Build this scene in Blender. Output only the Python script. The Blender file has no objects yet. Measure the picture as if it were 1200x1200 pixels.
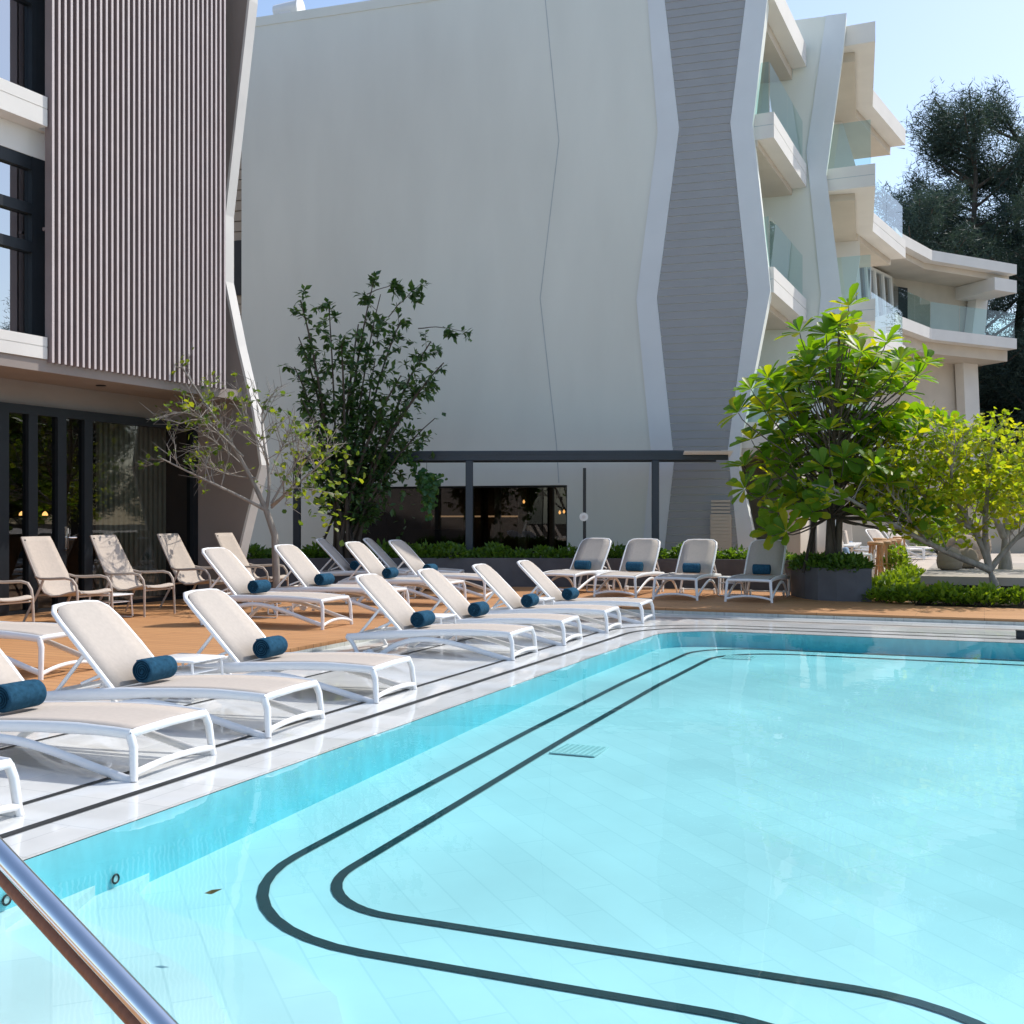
import bpy, math, random
from mathutils import Vector as V, Matrix
random.seed(7)
R = math.radians
scene = bpy.context.scene
COL = scene.collection

# ------------------------------------------------------------------ camera numbers (measured from perspective)
FOC, CX, HOR, EYE = 1320.0, 600.0, 606.0, 1.36
def at(px, py, z=0.0):
    """ground point at height z under an image position"""
    Y = FOC*(EYE-z)/(py-HOR); return V(((px-CX)/FOC*Y, Y, z))
def onplane(px, py, n, d):
    """point of the vertical plane n.xy = d seen at an image position"""
    x = (px-CX)/FOC
    Y = d/(n[0]*x+n[1]); return V((x*Y, Y, EYE+(HOR-py)/FOC*Y))

class Frame:
    """a horizontal frame turned by deg: u to the right, v forward"""
    def __init__(s, deg):
        a = R(deg); s.s, s.c = math.sin(a), math.cos(a); s.ang = -a
    def w(s, u, v, z=0.0): return V((u*s.c+v*s.s, -u*s.s+v*s.c, z))
    def uv(s, p): return (s.c*p[0]-s.s*p[1], s.s*p[0]+s.c*p[1])
POOL = Frame(22.75); FAC = Frame(25.3); WING = Frame(24.3); WALL = Frame(17.4)

# ------------------------------------------------------------------ object helpers
def tag(o, label=None, cat=None, group=None, kind=None):
    if label: o['label'] = label
    if cat: o['category'] = cat
    if group: o['group'] = group
    if kind: o['kind'] = kind
    return o
def thing(name, label, cat, loc=(0,0,0), rz=0.0, group=None):
    o = bpy.data.objects.new(name, None); COL.objects.link(o)
    o.empty_display_size = .2
    o.location = loc; o.rotation_euler = (0,0,rz)
    return tag(o, label, cat, group)
def copy_tree(o, parent=None):
    c = o.copy(); COL.objects.link(c); c.parent = parent
    for ch in list(o.children): copy_tree(ch, c)
    return c

class MB:
    def __init__(s): s.v, s.f = [], []
    def add(s, vs, fs):
        b = len(s.v); s.v += [tuple(p) for p in vs]; s.f += [tuple(i+b for i in f) for f in fs]
    def box(s, c, d, rot=None, ch=0.0):
        x, y, z = d[0]/2, d[1]/2, d[2]/2
        if ch <= 0:
            vs = [V((sx*x,sy*y,sz*z)) for sx in(-1,1) for sy in(-1,1) for sz in(-1,1)]
            fs = [(0,1,3,2),(4,6,7,5),(0,4,5,1),(2,3,7,6),(0,2,6,4),(1,5,7,3)]
        else:
            ch = min(ch, x*.49, y*.49, z*.49); vs = []; idx = {}
            for sx in(-1,1):
                for sy in(-1,1):
                    for sz in(-1,1):
                        for k in range(3):
                            p = [sx*x, sy*y, sz*z]
                            for j in range(3):
                                if j != k: p[j] -= (sx,sy,sz)[j]*ch
                            idx[(sx,sy,sz,k)] = len(vs); vs.append(V(p))
            fs = []
            for k in range(3):
                a, b = [j for j in range(3) if j != k]
                for sg in(-1,1):
                    q = []
                    for (sa,sb) in((-1,-1),(1,-1),(1,1),(-1,1)):
                        t = [0,0,0]; t[k] = sg; t[a] = sa; t[b] = sb; q.append(idx[tuple(t)+(k,)])
                    fs.append(tuple(q))
            for k in range(3):
                a, b = [j for j in range(3) if j != k]
                for sa in(-1,1):
                    for sb in(-1,1):
                        t0 = [0,0,0]; t1 = [0,0,0]
                        t0[k] = -1; t1[k] = 1; t0[a] = t1[a] = sa; t0[b] = t1[b] = sb
                        fs.append((idx[tuple(t0)+(a,)], idx[tuple(t1)+(a,)], idx[tuple(t1)+(b,)], idx[tuple(t0)+(b,)]))
            for sx in(-1,1):
                for sy in(-1,1):
                    for sz in(-1,1): fs.append(tuple(idx[(sx,sy,sz,k)] for k in range(3)))
        c = V(c)
        if rot is not None: vs = [rot @ p for p in vs]
        s.add([p+c for p in vs], fs)
    def tube(s, pts, rad, n=8, closed=False, sq=None):
        """swept tube; rad a number or a list; sq=(w,h) makes an oval section"""
        pts = [V(p) for p in pts]; N = len(pts)
        rr = rad if isinstance(rad,(list,tuple)) else [rad]*N
        rings = []; up = None
        for i, p in enumerate(pts):
            if closed: t = pts[(i+1)%N]-pts[i-1]
            else: t = pts[min(i+1,N-1)]-pts[max(i-1,0)]
            if t.length < 1e-9: t = V((0,0,1))
            t.normalize()
            if up is None:
                up = V((0,0,1)) if abs(t.z) < .9 else V((1,0,0))
            a = t.cross(up)
            if a.length < 1e-6: a = t.orthogonal()
            a.normalize(); b = a.cross(t).normalized(); up = b
            r = rr[i]; wa, wb = (r,r) if sq is None else (r*sq[0], r*sq[1])
            rings.append([p+a*math.cos(2*math.pi*k/n)*wa+b*math.sin(2*math.pi*k/n)*wb for k in range(n)])
        vs = [q for rg in rings for q in rg]; fs = []
        M = N if closed else N-1
        for i in range(M):
            j = (i+1)%N
            for k in range(n):
                l = (k+1)%n; fs.append((i*n+k, i*n+l, j*n+l, j*n+k))
        if not closed:
            fs.append(tuple(range(n-1,-1,-1))); fs.append(tuple((N-1)*n+k for k in range(n)))
        s.add(vs, fs)
    def grid(s, rows):
        n = len(rows[0]); s.add([p for r in rows for p in r], [(i*n+k,i*n+k+1,(i+1)*n+k+1,(i+1)*n+k) for i in range(len(rows)-1) for k in range(n-1)])
    def prism(s, poly, d):
        """closed outline (3-D points) pushed along vector d"""
        poly = [V(p) for p in poly]; d = V(d); n = len(poly)
        s.add(poly+[p+d for p in poly], [tuple(range(n)), tuple(range(2*n-1,n-1,-1))]+[(i,i+n,(i+1)%n+n,(i+1)%n) for i in range(n)])
    def slab(s, poly2, z0, z1):
        s.prism([V((p[0],p[1],z0)) for p in poly2], (0,0,z1-z0))
    def sheet(s, a, b):
        """strip between two equally long lines of points"""
        n = len(a); s.add(list(a)+list(b), [(i,i+1,n+i+1,n+i) for i in range(n-1)])
    def lathe(s, prof, n=20, c=(0,0,0)):
        vs = [(c[0]+r*math.cos(2*math.pi*k/n), c[1]+r*math.sin(2*math.pi*k/n), c[2]+z) for r, z in prof for k in range(n)]
        fs = [(i*n+k,i*n+(k+1)%n,(i+1)*n+(k+1)%n,(i+1)*n+k) for i in range(len(prof)-1) for k in range(n)]
        fs += [tuple(range(n-1,-1,-1)), tuple((len(prof)-1)*n+k for k in range(n))]
        s.add(vs, fs)
    def build(s, name, mat, parent=None, smooth=40, fix=True):
        me = bpy.data.meshes.new(name); me.from_pydata(s.v, [], s.f)
        if fix:
            import bmesh
            bm = bmesh.new(); bm.from_mesh(me); bmesh.ops.recalc_face_normals(bm, faces=bm.faces); bm.to_mesh(me); bm.free()
        if smooth:
            me.shade_smooth(); me.set_sharp_from_angle(angle=R(smooth))
        me.materials.append(mat)
        o = bpy.data.objects.new(name, me); COL.objects.link(o); o.parent = parent
        return o

# ------------------------------------------------------------------ materials
def newmat(name):
    m = bpy.data.materials.new(name); m.use_nodes = True
    nt = m.node_tree; b = nt.nodes['Principled BSDF']; return m, nt, b
def mk(name, col, rough=.5, spec=.5, var=.08, scale=6.0, bump=0.0, bscale=60.0, metal=0.0, stretch=(1,1,1), coat=0.0, rvar=0.0):
    m, nt, b = newmat(name); N, L = nt.nodes, nt.links
    tc = N.new('ShaderNodeTexCoord'); mp = N.new('ShaderNodeMapping'); mp.inputs['Scale'].default_value = stretch
    L.new(tc.outputs['Object'], mp.inputs['Vector'])
    nz = N.new('ShaderNodeTexNoise'); nz.inputs['Scale'].default_value = scale; nz.inputs['Detail'].default_value = 6
    L.new(mp.outputs[0], nz.inputs['Vector'])
    mix = N.new('ShaderNodeMix'); mix.data_type = 'RGBA'
    mix.inputs['A'].default_value = (*[c*(1-var) for c in col],1); mix.inputs['B'].default_value = (*[min(1,c*(1+var)) for c in col],1)
    rp = N.new('ShaderNodeMapRange'); rp.inputs[1].default_value = .3; rp.inputs[2].default_value = .7
    L.new(nz.outputs[0], rp.inputs[0]); L.new(rp.outputs[0], mix.inputs['Factor']); L.new(mix.outputs['Result'], b.inputs['Base Color'])
    b.inputs['Roughness'].default_value = rough; b.inputs['Specular IOR Level'].default_value = spec
    b.inputs['Metallic'].default_value = metal; b.inputs['Coat Weight'].default_value = coat; b.inputs['Coat Roughness'].default_value = .05
    if rvar:
        r2 = N.new('ShaderNodeMapRange'); r2.inputs[1].default_value=.35; r2.inputs[2].default_value=.65
        r2.inputs[3].default_value = max(0,rough-rvar); r2.inputs[4].default_value = rough+rvar
        L.new(nz.outputs[0], r2.inputs[0]); L.new(r2.outputs[0], b.inputs['Roughness'])
    if bump:
        n2 = N.new('ShaderNodeTexNoise'); n2.inputs['Scale'].default_value = bscale; n2.inputs['Detail'].default_value = 4
        L.new(mp.outputs[0], n2.inputs['Vector'])
        bp = N.new('ShaderNodeBump'); bp.inputs['Strength'].default_value = bump; bp.inputs['Distance'].default_value = .02
        L.new(n2.outputs[0], bp.inputs['Height']); L.new(bp.outputs[0], b.inputs['Normal'])
    return m
def plank(name, c1, c2, mortar, w, h, rot=0.0, rough=.6, mort=.006, bump=.3, stretch_noise=(2,40,2), herring=False, coat=0.0, spec=.5, off=.37):
    m, nt, b = newmat(name); N, L = nt.nodes, nt.links
    tc = N.new('ShaderNodeTexCoord'); mp = N.new('ShaderNodeMapping'); mp.inputs['Rotation'].default_value = (0,0,rot)
    L.new(tc.outputs['Object'], mp.inputs['Vector'])
    bk = N.new('ShaderNodeTexBrick'); bk.inputs['Scale'].default_value = 1; bk.offset = off
    bk.inputs['Brick Width'].default_value = w; bk.inputs['Row Height'].default_value = h
    bk.inputs['Mortar Size'].default_value = mort; bk.inputs['Mortar Smooth'].default_value = .2; bk.inputs['Bias'].default_value = 0
    bk.inputs['Color1'].default_value = (*c1,1); bk.inputs['Color2'].default_value = (*c2,1); bk.inputs['Mortar'].default_value = (*mortar,1)
    L.new(mp.outputs[0], bk.inputs['Vector'])
    m2 = N.new('ShaderNodeMapping'); m2.inputs['Scale'].default_value = stretch_noise; L.new(mp.outputs[0], m2.inputs['Vector'])
    nz = N.new('ShaderNodeTexNoise'); nz.inputs['Scale'].default_value = 1; nz.inputs['Detail'].default_value = 5; L.new(m2.outputs[0], nz.inputs['Vector'])
    rp = N.new('ShaderNodeMapRange'); rp.inputs[1].default_value=.25; rp.inputs[2].default_value=.75; rp.inputs[3].default_value=.82; rp.inputs[4].default_value=1.1
    L.new(nz.outputs[0], rp.inputs[0])
    mx = N.new('ShaderNodeMix'); mx.data_type='RGBA'; mx.blend_type='MULTIPLY'; mx.inputs['Factor'].default_value = 1
    L.new(bk.outputs['Color'], mx.inputs['A']); L.new(rp.outputs[0], mx.inputs['B']); L.new(mx.outputs['Result'], b.inputs['Base Color'])
    b.inputs['Roughness'].default_value = rough; b.inputs['Coat Weight'].default_value = coat; b.inputs['Coat Roughness'].default_value = .04
    b.inputs['Specular IOR Level'].default_value = spec
    if bump:
        bp = N.new('ShaderNodeBump'); bp.inputs['Strength'].default_value = bump; bp.inputs['Distance'].default_value = .004; bp.invert = True
        L.new(bk.outputs['Fac'], bp.inputs['Height']); L.new(bp.outputs[0], b.inputs['Normal'])
    return m
def leafmat(name, cols, trans=.45, rough=.4, tcol=None, shine=.5):
    m, nt, b = newmat(name); N, L = nt.nodes, nt.links
    g = N.new('ShaderNodeNewGeometry'); cr = N.new('ShaderNodeValToRGB')
    cr.color_ramp.elements[0].color = (*cols[0],1); cr.color_ramp.elements[1].color = (*cols[-1],1)
    for i, c in enumerate(cols[1:-1]):
        e = cr.color_ramp.elements.new((i+1)/(len(cols)-1)); e.color = (*c,1)
    L.new(g.outputs['Random Per Island'], cr.inputs[0]); L.new(cr.outputs[0], b.inputs['Base Color'])
    b.inputs['Roughness'].default_value = rough; b.inputs['Specular IOR Level'].default_value = shine
    tr = N.new('ShaderNodeBsdfTranslucent')
    mu = N.new('ShaderNodeMix'); mu.data_type='RGBA'; mu.blend_type='MULTIPLY'; mu.inputs['Factor'].default_value = 1
    L.new(cr.outputs[0], mu.inputs['A']); mu.inputs['B'].default_value = (*(tcol or (2.2,1.9,.5)),1)
    L.new(mu.outputs['Result'], tr.inputs['Color'])
    ms = N.new('ShaderNodeMixShader'); ms.inputs[0].default_value = trans
    L.new(b.outputs[0], ms.inputs[1]); L.new(tr.outputs[0], ms.inputs[2]); L.new(ms.outputs[0], nt.nodes['Material Output'].inputs['Surface'])
    return m
def glass(name, tint=(.8,.9,.88), refl=.0, ior=1.5):
    m, nt, b = newmat(name); N, L = nt.nodes, nt.links; N.remove(b)
    t = N.new('ShaderNodeBsdfTransparent'); t.inputs[0].default_value = (*tint,1)
    g = N.new('ShaderNodeBsdfGlossy'); g.inputs['Roughness'].default_value = 0; g.inputs['Color'].default_value = (.95,.97,1,1)
    fr = N.new('ShaderNodeLayerWeight'); fr.inputs['Blend'].default_value = .5
    pw = N.new('ShaderNodeMath'); pw.operation = 'POWER'; pw.inputs[1].default_value = 5; L.new(fr.outputs['Facing'], pw.inputs[0])
    mr = N.new('ShaderNodeMapRange'); mr.inputs[3].default_value = refl+((ior-1)/(ior+1))**2; mr.inputs[4].default_value = 1
    L.new(pw.outputs[0], mr.inputs[0])
    tc = N.new('ShaderNodeTexCoord'); nz = N.new('ShaderNodeTexNoise'); nz.inputs['Scale'].default_value = .7; L.new(tc.outputs['Object'], nz.inputs['Vector'])
    bp = N.new('ShaderNodeBump'); bp.inputs['Strength'].default_value = .03; bp.inputs['Distance'].default_value = .05
    L.new(nz.outputs[0], bp.inputs['Height']); L.new(bp.outputs[0], g.inputs['Normal'])
    ms = N.new('ShaderNodeMixShader'); L.new(mr.outputs[0], ms.inputs[0]); L.new(t.outputs[0], ms.inputs[1]); L.new(g.outputs[0], ms.inputs[2])
    L.new(ms.outputs[0], N['Material Output'].inputs['Surface']); return m
def emit(name, col, st):
    m, nt, b = newmat(name)
    b.inputs['Base Color'].default_value = (*col,1); b.inputs['Emission Color'].default_value = (*col,1); b.inputs['Emission Strength'].default_value = st
    return m

M = {}
M['plaster'] = mk('wall plaster', (.77,.79,.725), .85, .2, .05, .8, .05, 25, stretch=(1,1,.28))
M['band'] = mk('smooth pale band', (.74,.78,.80), .8, .2, .03, 1.2)
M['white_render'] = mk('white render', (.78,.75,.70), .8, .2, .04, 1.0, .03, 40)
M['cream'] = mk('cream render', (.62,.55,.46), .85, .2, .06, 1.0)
M['siding'] = mk('grey siding boards', (.365,.375,.385), .65, .3, .03, 2.0)
M['beige_siding'] = mk('beige siding boards', (.42,.36,.29), .65, .3, .03, 2.0)
M['dark_plank'] = mk('dark plank wall', (.05,.052,.055), .6, .3, .05, 3)
M['seam'] = mk('shadow joint', (.50,.54,.54), .9, .1)
M['fin'] = mk('mauve beige sunlit louvre edge', (.60,.52,.51), .45, .4, .04, 4)  # fin front edges: sunlight put into the paler colour
M['fin_side'] = mk('dark mauve shaded louvre side', (.25,.205,.205), .5, .4, .04, 4)  # sides of the same fins: shade put into the darker colour
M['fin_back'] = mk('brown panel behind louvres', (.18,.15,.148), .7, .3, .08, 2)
M['taupe'] = mk('taupe render', (.30,.255,.23), .85, .2, .06, 1.2)
M['sill'] = mk('pale stone band', (.72,.69,.65), .7, .3, .05, 1.5)
M['dark_frame'] = mk('anthracite metal', (.013,.017,.022), .45, .35, .1, 5)
M['pergola'] = mk('slate painted steel', (.032,.045,.062), .45, .5, .08, 3)
M['black'] = mk('black steel', (.015,.016,.018), .45, .5)
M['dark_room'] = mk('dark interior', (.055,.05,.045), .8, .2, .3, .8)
M['curtain'] = mk('pale curtain', (.42,.42,.33), .9, .1, .1, 3)
M['window_glass'] = glass('reflective window glass', (.10,.13,.14), .42)
M['door_glass'] = glass('dark door glass', (.45,.47,.46), .04)
M['shop_glass'] = glass('clear dark glass', (.55,.55,.53), .02)
M['rail_glass'] = glass('greenish balustrade glass', (.64,.82,.80), .03, 1.5)
M['frame'] = mk('white resin', (.84,.84,.84), .32, .5, .02, 8, coat=.1)
M['sling'] = mk('pale taupe mesh fabric', (.50,.445,.395), .8, .2, .04, 30, .25, 500)
M['towel'] = mk('teal blue terry towel', (.035,.125,.215), .98, .1, .25, 30, .9, 350)
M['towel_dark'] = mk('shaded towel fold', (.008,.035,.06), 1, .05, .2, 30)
M['chair'] = mk('sand coloured resin', (.47,.39,.325), .5, .4, .04, 8)
M['chair_sling'] = mk('sand mesh sling', (.50,.425,.36), .8, .2, .05, 30, .2, 450)
M['deck'] = plank('brown composite decking', (.52,.265,.11), (.46,.225,.092), (.22,.10,.04), 2.2, .145, R(0), .6, .005, .6, (1.2,30,1), off=.4)
M['shelf'] = plank('wet white stone', (.80,.81,.80), (.72,.74,.735), (.58,.60,.60), .9, .45, R(0), .30, .004, .1, (2,2,2), coat=.7)
M['edge'] = plank('pale stone riser', (.52,.53,.48), (.47,.49,.44), (.4,.4,.37), .6, .3, 0, .5)
M['pool_floor'] = plank('pool stone tiles', (.72,.725,.715), (.66,.675,.67), (.62,.64,.64), .75, .19, R(45), .6, .005, 0, (.8,.8,.8))
M['pool_wall'] = mk('turquoise pool wall mosaic', (.26,.66,.73), .4, .4, .10, 9, stretch=(1,1,.5))
M['stripe'] = mk('black pool tile', (.008,.014,.017), .5, .4, .2, 8)
M['gutter'] = mk('dark slot', (.022,.024,.025), .6, .3, .3, 6)
M['steel'] = mk('polished steel', (.80,.82,.84), .06, .5, .03, 20, metal=1.0)
M['rail_brown'] = mk('brown rail strip', (.26,.105,.05), .45, .4, .15, 30, stretch=(3,3,1))
M['planter'] = mk('dark grey concrete', (.115,.115,.125), .8, .25, .16, 3, .15, 30)
M['terrace'] = plank('sand coloured paving', (.56,.48,.40), (.50,.43,.36), (.40,.34,.28), 1.2, .6, 0, .8, .006, .2)
M['platform'] = mk('grey beige stone', (.40,.36,.32), .8, .2, .08, 2)
M['soil'] = mk('soil', (.06,.045,.03), .95, .1, .3, 12)
M['bark'] = mk('pale bark', (.30,.27,.24), .85, .2, .25, 14, .5, 40, stretch=(1,1,.3))
M['dark_bark'] = mk('dark bark', (.10,.085,.07), .9, .2, .3, 14, .5, 40, stretch=(1,1,.3))
M['stake'] = mk('dark wooden stake', (.05,.042,.036), .85, .2, .2, 10)
M['bamboo'] = mk('orange brown wood', (.50,.29,.14), .55, .4, .15, 10)
M['bag'] = mk('taupe bean bag cloth', (.33,.27,.21), .95, .1, .08, 8, .3, 60)
M['blue_cushion'] = mk('grey blue cushion', (.22,.30,.42), .95, .1, .1, 10)
M['white_cushion'] = mk('white cushion', (.75,.75,.74), .95, .1, .04, 10)
M['lamp_warm'] = emit('warm lamp glow', (1,.50,.16), 2.5)
M['strip_warm'] = emit('warm shelf light', (1,.62,.35), .5)
M['white_plastic'] = mk('white plastic', (.82,.82,.80), .35, .5, .02)
M['leaf_dark'] = leafmat('dark glossy leaves', [(.03,.075,.028),(.048,.11,.035),(.08,.165,.045)], .3, .35)
M['leaf_lime'] = leafmat('yellow green round leaves', [(.15,.25,.02),(.23,.32,.025),(.36,.37,.025),(.17,.27,.03)], .6, .5, (2.1,1.9,.5), .3)
M['leaf_sparse'] = leafmat('mixed green leaves', [(.06,.125,.025),(.10,.17,.03),(.24,.30,.03)], .5, .5)
M['leaf_big'] = leafmat('big green obovate leaves', [(.065,.16,.018),(.095,.205,.02),(.135,.26,.022),(.34,.35,.025)], .5, .42, (2.6,2.3,.35), .35)
M['leaf_shrub'] = leafmat('shrub leaves', [(.05,.12,.02),(.08,.17,.025),(.12,.22,.03)], .4, .45)
M['leaf_cover'] = leafmat('lime shrub leaves', [(.10,.19,.02),(.14,.24,.025),(.20,.30,.03)], .45, .45)
M['leaf_pine'] = leafmat('haze tinted needle foliage', [(.040,.070,.066),(.055,.090,.080),(.075,.110,.085)], .2, .6, (1.5,1.5,.9), .2)  # distance haze mixed into the lightened bluish leaf colours
M['leaf_fern'] = leafmat('hanging vine leaves', [(.03,.11,.04),(.05,.15,.05),(.11,.2,.03)], .4, .4)

def water_mat():
    m, nt, b = newmat('pool water'); N, L = nt.nodes, nt.links; N.remove(b)
    tc = N.new('ShaderNodeTexCoord')
    nz = N.new('ShaderNodeTexNoise'); nz.inputs['Scale'].default_value = 1.6; nz.inputs['Detail'].default_value = 3
    n2 = N.new('ShaderNodeTexNoise'); n2.inputs['Scale'].default_value = 6; n2.inputs['Detail'].default_value = 2
    L.new(tc.outputs['Object'], nz.inputs['Vector']); L.new(tc.outputs['Object'], n2.inputs['Vector'])
    ad = N.new('ShaderNodeMath'); ad.operation='MULTIPLY_ADD'; ad.inputs[1].default_value = .15; L.new(n2.outputs[0], ad.inputs[0]); L.new(nz.outputs[0], ad.inputs[2])
    bp = N.new('ShaderNodeBump'); bp.inputs['Strength'].default_value = .08; bp.inputs['Distance'].default_value = .03; L.new(ad.outputs[0], bp.inputs['Height'])
    t = N.new('ShaderNodeBsdfTransparent'); t.inputs[0].default_value = (1,1,1,1)
    g = N.new('ShaderNodeBsdfGlossy'); g.inputs['Roughness'].default_value = 0; L.new(bp.outputs[0], g.inputs['Normal'])
    fr = N.new('ShaderNodeFresnel'); fr.inputs['IOR'].default_value = 1.33; L.new(bp.outputs[0], fr.inputs['Normal'])
    mu = N.new('ShaderNodeMath'); mu.operation='MULTIPLY'; mu.inputs[1].default_value = .62; L.new(fr.outputs[0], mu.inputs[0])
    ms = N.new('ShaderNodeMixShader'); L.new(mu.outputs[0], ms.inputs[0]); L.new(t.outputs[0], ms.inputs[1]); L.new(g.outputs[0], ms.inputs[2])
    L.new(ms.outputs[0], N['Material Output'].inputs['Surface'])
    va = N.new('ShaderNodeVolumeAbsorption'); va.inputs['Color'].default_value = (.0,.88,.97,1); va.inputs['Density'].default_value = .60
    L.new(va.outputs[0], N['Material Output'].inputs['Volume'])
    return m
M['water'] = water_mat()

# ------------------------------------------------------------------ ground, deck, shelf, pool (u,v of the pool frame)
WZ = -.08
def arc(c, r, a0, a1, n=10): return [(c[0]+r*math.cos(R(a0+(a1-a0)*i/n)), c[1]+r*math.sin(R(a0+(a1-a0)*i/n))) for i in range(n+1)]
def edge_path(u, v, r, v0=-6, u1=18, n=14):
    return [(u,v0)]+arc((u+r,v-r), r, 180, 90, n)+[(u1,v)]
P3 = lambda pts, z: [POOL.w(p[0],p[1],z) for p in pts]
inner = edge_path(-3.72, 14.12, .8); outer = edge_path(-6.6, 16.42, 2.0); wide = edge_path(-30, 40, 12)
def struct(o): o['kind'] = 'structure'; return o
def local(o):
    """turn a mesh given in world axes into one whose own axes follow the pool"""
    m = Matrix.Rotation(POOL.ang, 4, 'Z'); o.data.transform(m.inverted()); o.matrix_world = m; return o
b = MB(); b.sheet(P3(inner,WZ), P3(outer,WZ)); struct(local(b.build('pool_shelf', M['shelf'], smooth=0)))
b = MB(); b.sheet(P3(outer,WZ-.3), P3(outer,-.035)); struct(b.build('deck_riser', M['edge'], smooth=0))
# timber deck: left and far sides, plus the strip the camera stands on
outd = edge_path(-6.62, 16.44, 2.0)
b = MB(); o2 = [(-6.62,-6)]+arc((-4.62,14.44),2.0,180,90,14)
far = [(-16,-6)]+[(-16+ (i/14)*15.0 if i else -16, 27) for i in range(15)]
b.sheet(P3(o2,0), P3(far,0))
lst = [(-4.62,16.44),(18,16.44)]; b.sheet(P3([(-4.62,16.44),(-1.0,16.44)],0), P3([(-1.0,27),(-.99,27)],0))
b.sheet(P3([(-1.0,16.44),(18,16.44)],0), P3([(-1.0,18.35),(18,18.35)],0))
b.sheet(P3(o2+[(18,16.44)],-.04), P3(o2+[(18,16.44)],0))
b.sheet(P3([(-3.6,-8),(18,-8)],0), P3([(-3.6,1.5),(18,1.5)],0)); b.sheet(P3([(-3.6,1.5),(18,1.5)],0), P3([(-3.6,1.5),(18,1.5)],-.5))
struct(local(b.build('pool_deck', M['deck'], smooth=0)))
b = MB()
for (u0,u1,v0,v1) in ((-60,-6.8,-30,90),(-6.8,90,16.6,90),(17.8,90,-30,16.6),(-6.8,17.8,-30,-5.8)):
    b.add(P3([(u0,v0),(u1,v0),(u1,v1),(u0,v1)],-.02), [(0,1,2,3)])
struct(local(b.build('terrace_ground', M['terrace'], smooth=0)))
b = MB(); g = 400; b.add([(-g,-g,-1.2),(g,-g,-1.2),(g,g,-1.2),(-g,g,-1.2)],[(0,1,2,3)])
struct(b.build('ground', M['soil'], smooth=0))
# gently sloping pool floor
FL = [(-6,-.47),(2,-.455),(4.3,-.405),(6.1,-.36),(8,-.31),(10.6,-.27),(14.2,-.27)]
def fz(v):
    for (a,za),(c,zc) in zip(FL,FL[1:]):
        if v <= c: return za+(zc-za)*(v-a)/(c-a)
    return FL[-1][1]
b = MB()
for (a,za),(c,zc) in zip(FL,FL[1:]):
    b.add([POOL.w(-4.2,a,za),POOL.w(18,a,za),POOL.w(18,c,zc),POOL.w(-4.2,c,zc)],[(0,1,2,3)])
struct(local(b.build('pool_floor', M['pool_floor'], smooth=0)))
b = MB(); b.sheet(P3(inner,-.7), P3(inner,WZ-.004)); struct(local(b.build('pool_wall', M['pool_wall'], smooth=0)))
b = MB(); i2 = edge_path(-3.745, 14.145, .8); b.slab([POOL.w(*p)[:2] for p in i2]+[POOL.w(18,-6)[:2]], -1.0, WZ+.003)
struct(local(b.build('pool_water', M['water'], smooth=0)))
# black stripes on the floor, gutter slots on the shelf
def ribbon(path, w, zf):
    L, Rr = [], []
    for i, p in enumerate(path):
        a = V(path[max(i-1,0)]); c = V(path[min(i+1,len(path)-1)]); t = (c-a).normalized(); nrm = V((-t.y,t.x))*w/2
        q = V(p); l = q+nrm; r = q-nrm
        L.append(POOL.w(l.x,l.y,zf(l.y))); Rr.append(POOL.w(r.x,r.y,zf(r.y)))
    return L, Rr
def sub(path, d=.4):
    out = [path[0]]
    for a, c in zip(path, path[1:]):
        n = max(1,int((V(c)-V(a)).length/d)); out += [tuple(V(a).lerp(V(c),k/n)) for k in range(1,n+1)]
    return out
lift = lambda v: fz(v)+.006
b = MB()
for (u,v1,v0,r,rr,ue) in ((-3.27,13.98,3.98,.85,.95,-.9),(-2.91,13.58,4.37,.85,.5,-.45)):
    path = [(18,v1)]+arc((u+r,v1-r),r,90,180)+arc((u+rr,v0+rr),rr,180,270)+[(ue,v0)]+arc((ue,v0-.75),.75,90,5)+[(ue+.75,1.5)]
    b.sheet(*ribbon(sub(path), .055, lift))
struct(b.build('pool_stripe', M['stripe'], smooth=0))
b = MB(); zz = lambda v: WZ+.004
for (u,v,r,w) in ((-4.08,14.52,1.16,.055),(-4.445,14.9,1.5,.042),(-5.62,15.75,1.9,.03),(-6.2,16.1,2.0,.012)):
    b.sheet(*ribbon(sub(edge_path(u,v,r)), w, zz))
struct(b.build('gutter_slot', M['gutter'], smooth=0))
# rounded entry steps at the near left corner
edge0 = [(-4.1,4.50),(-3.72,4.34),(-3.62,4.12),(-3.42,3.99),(-3.1,3.90),(-2.72,3.80),(-2.4,3.66),(-2.14,3.48),(-1.85,3.1),(-1.6,2.4),(-1.5,1.4)]
b = MB()
for k, zt in enumerate((-.358,-.31,-.26,-.20)):
    pts = [(p[0]-.30*k*max(0,(p[0]+3.72)/2.2), p[1]-.36*k) for p in edge0]
    pts = [p for p in pts if p[1] > 1.4]+[(pts[-1][0],1.4),(-4.1,1.4)]
    b.slab([POOL.w(*p)[:2] for p in pts], -.6, zt)
struct(local(b.build('pool_steps', M['pool_floor'], smooth=0)))

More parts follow.
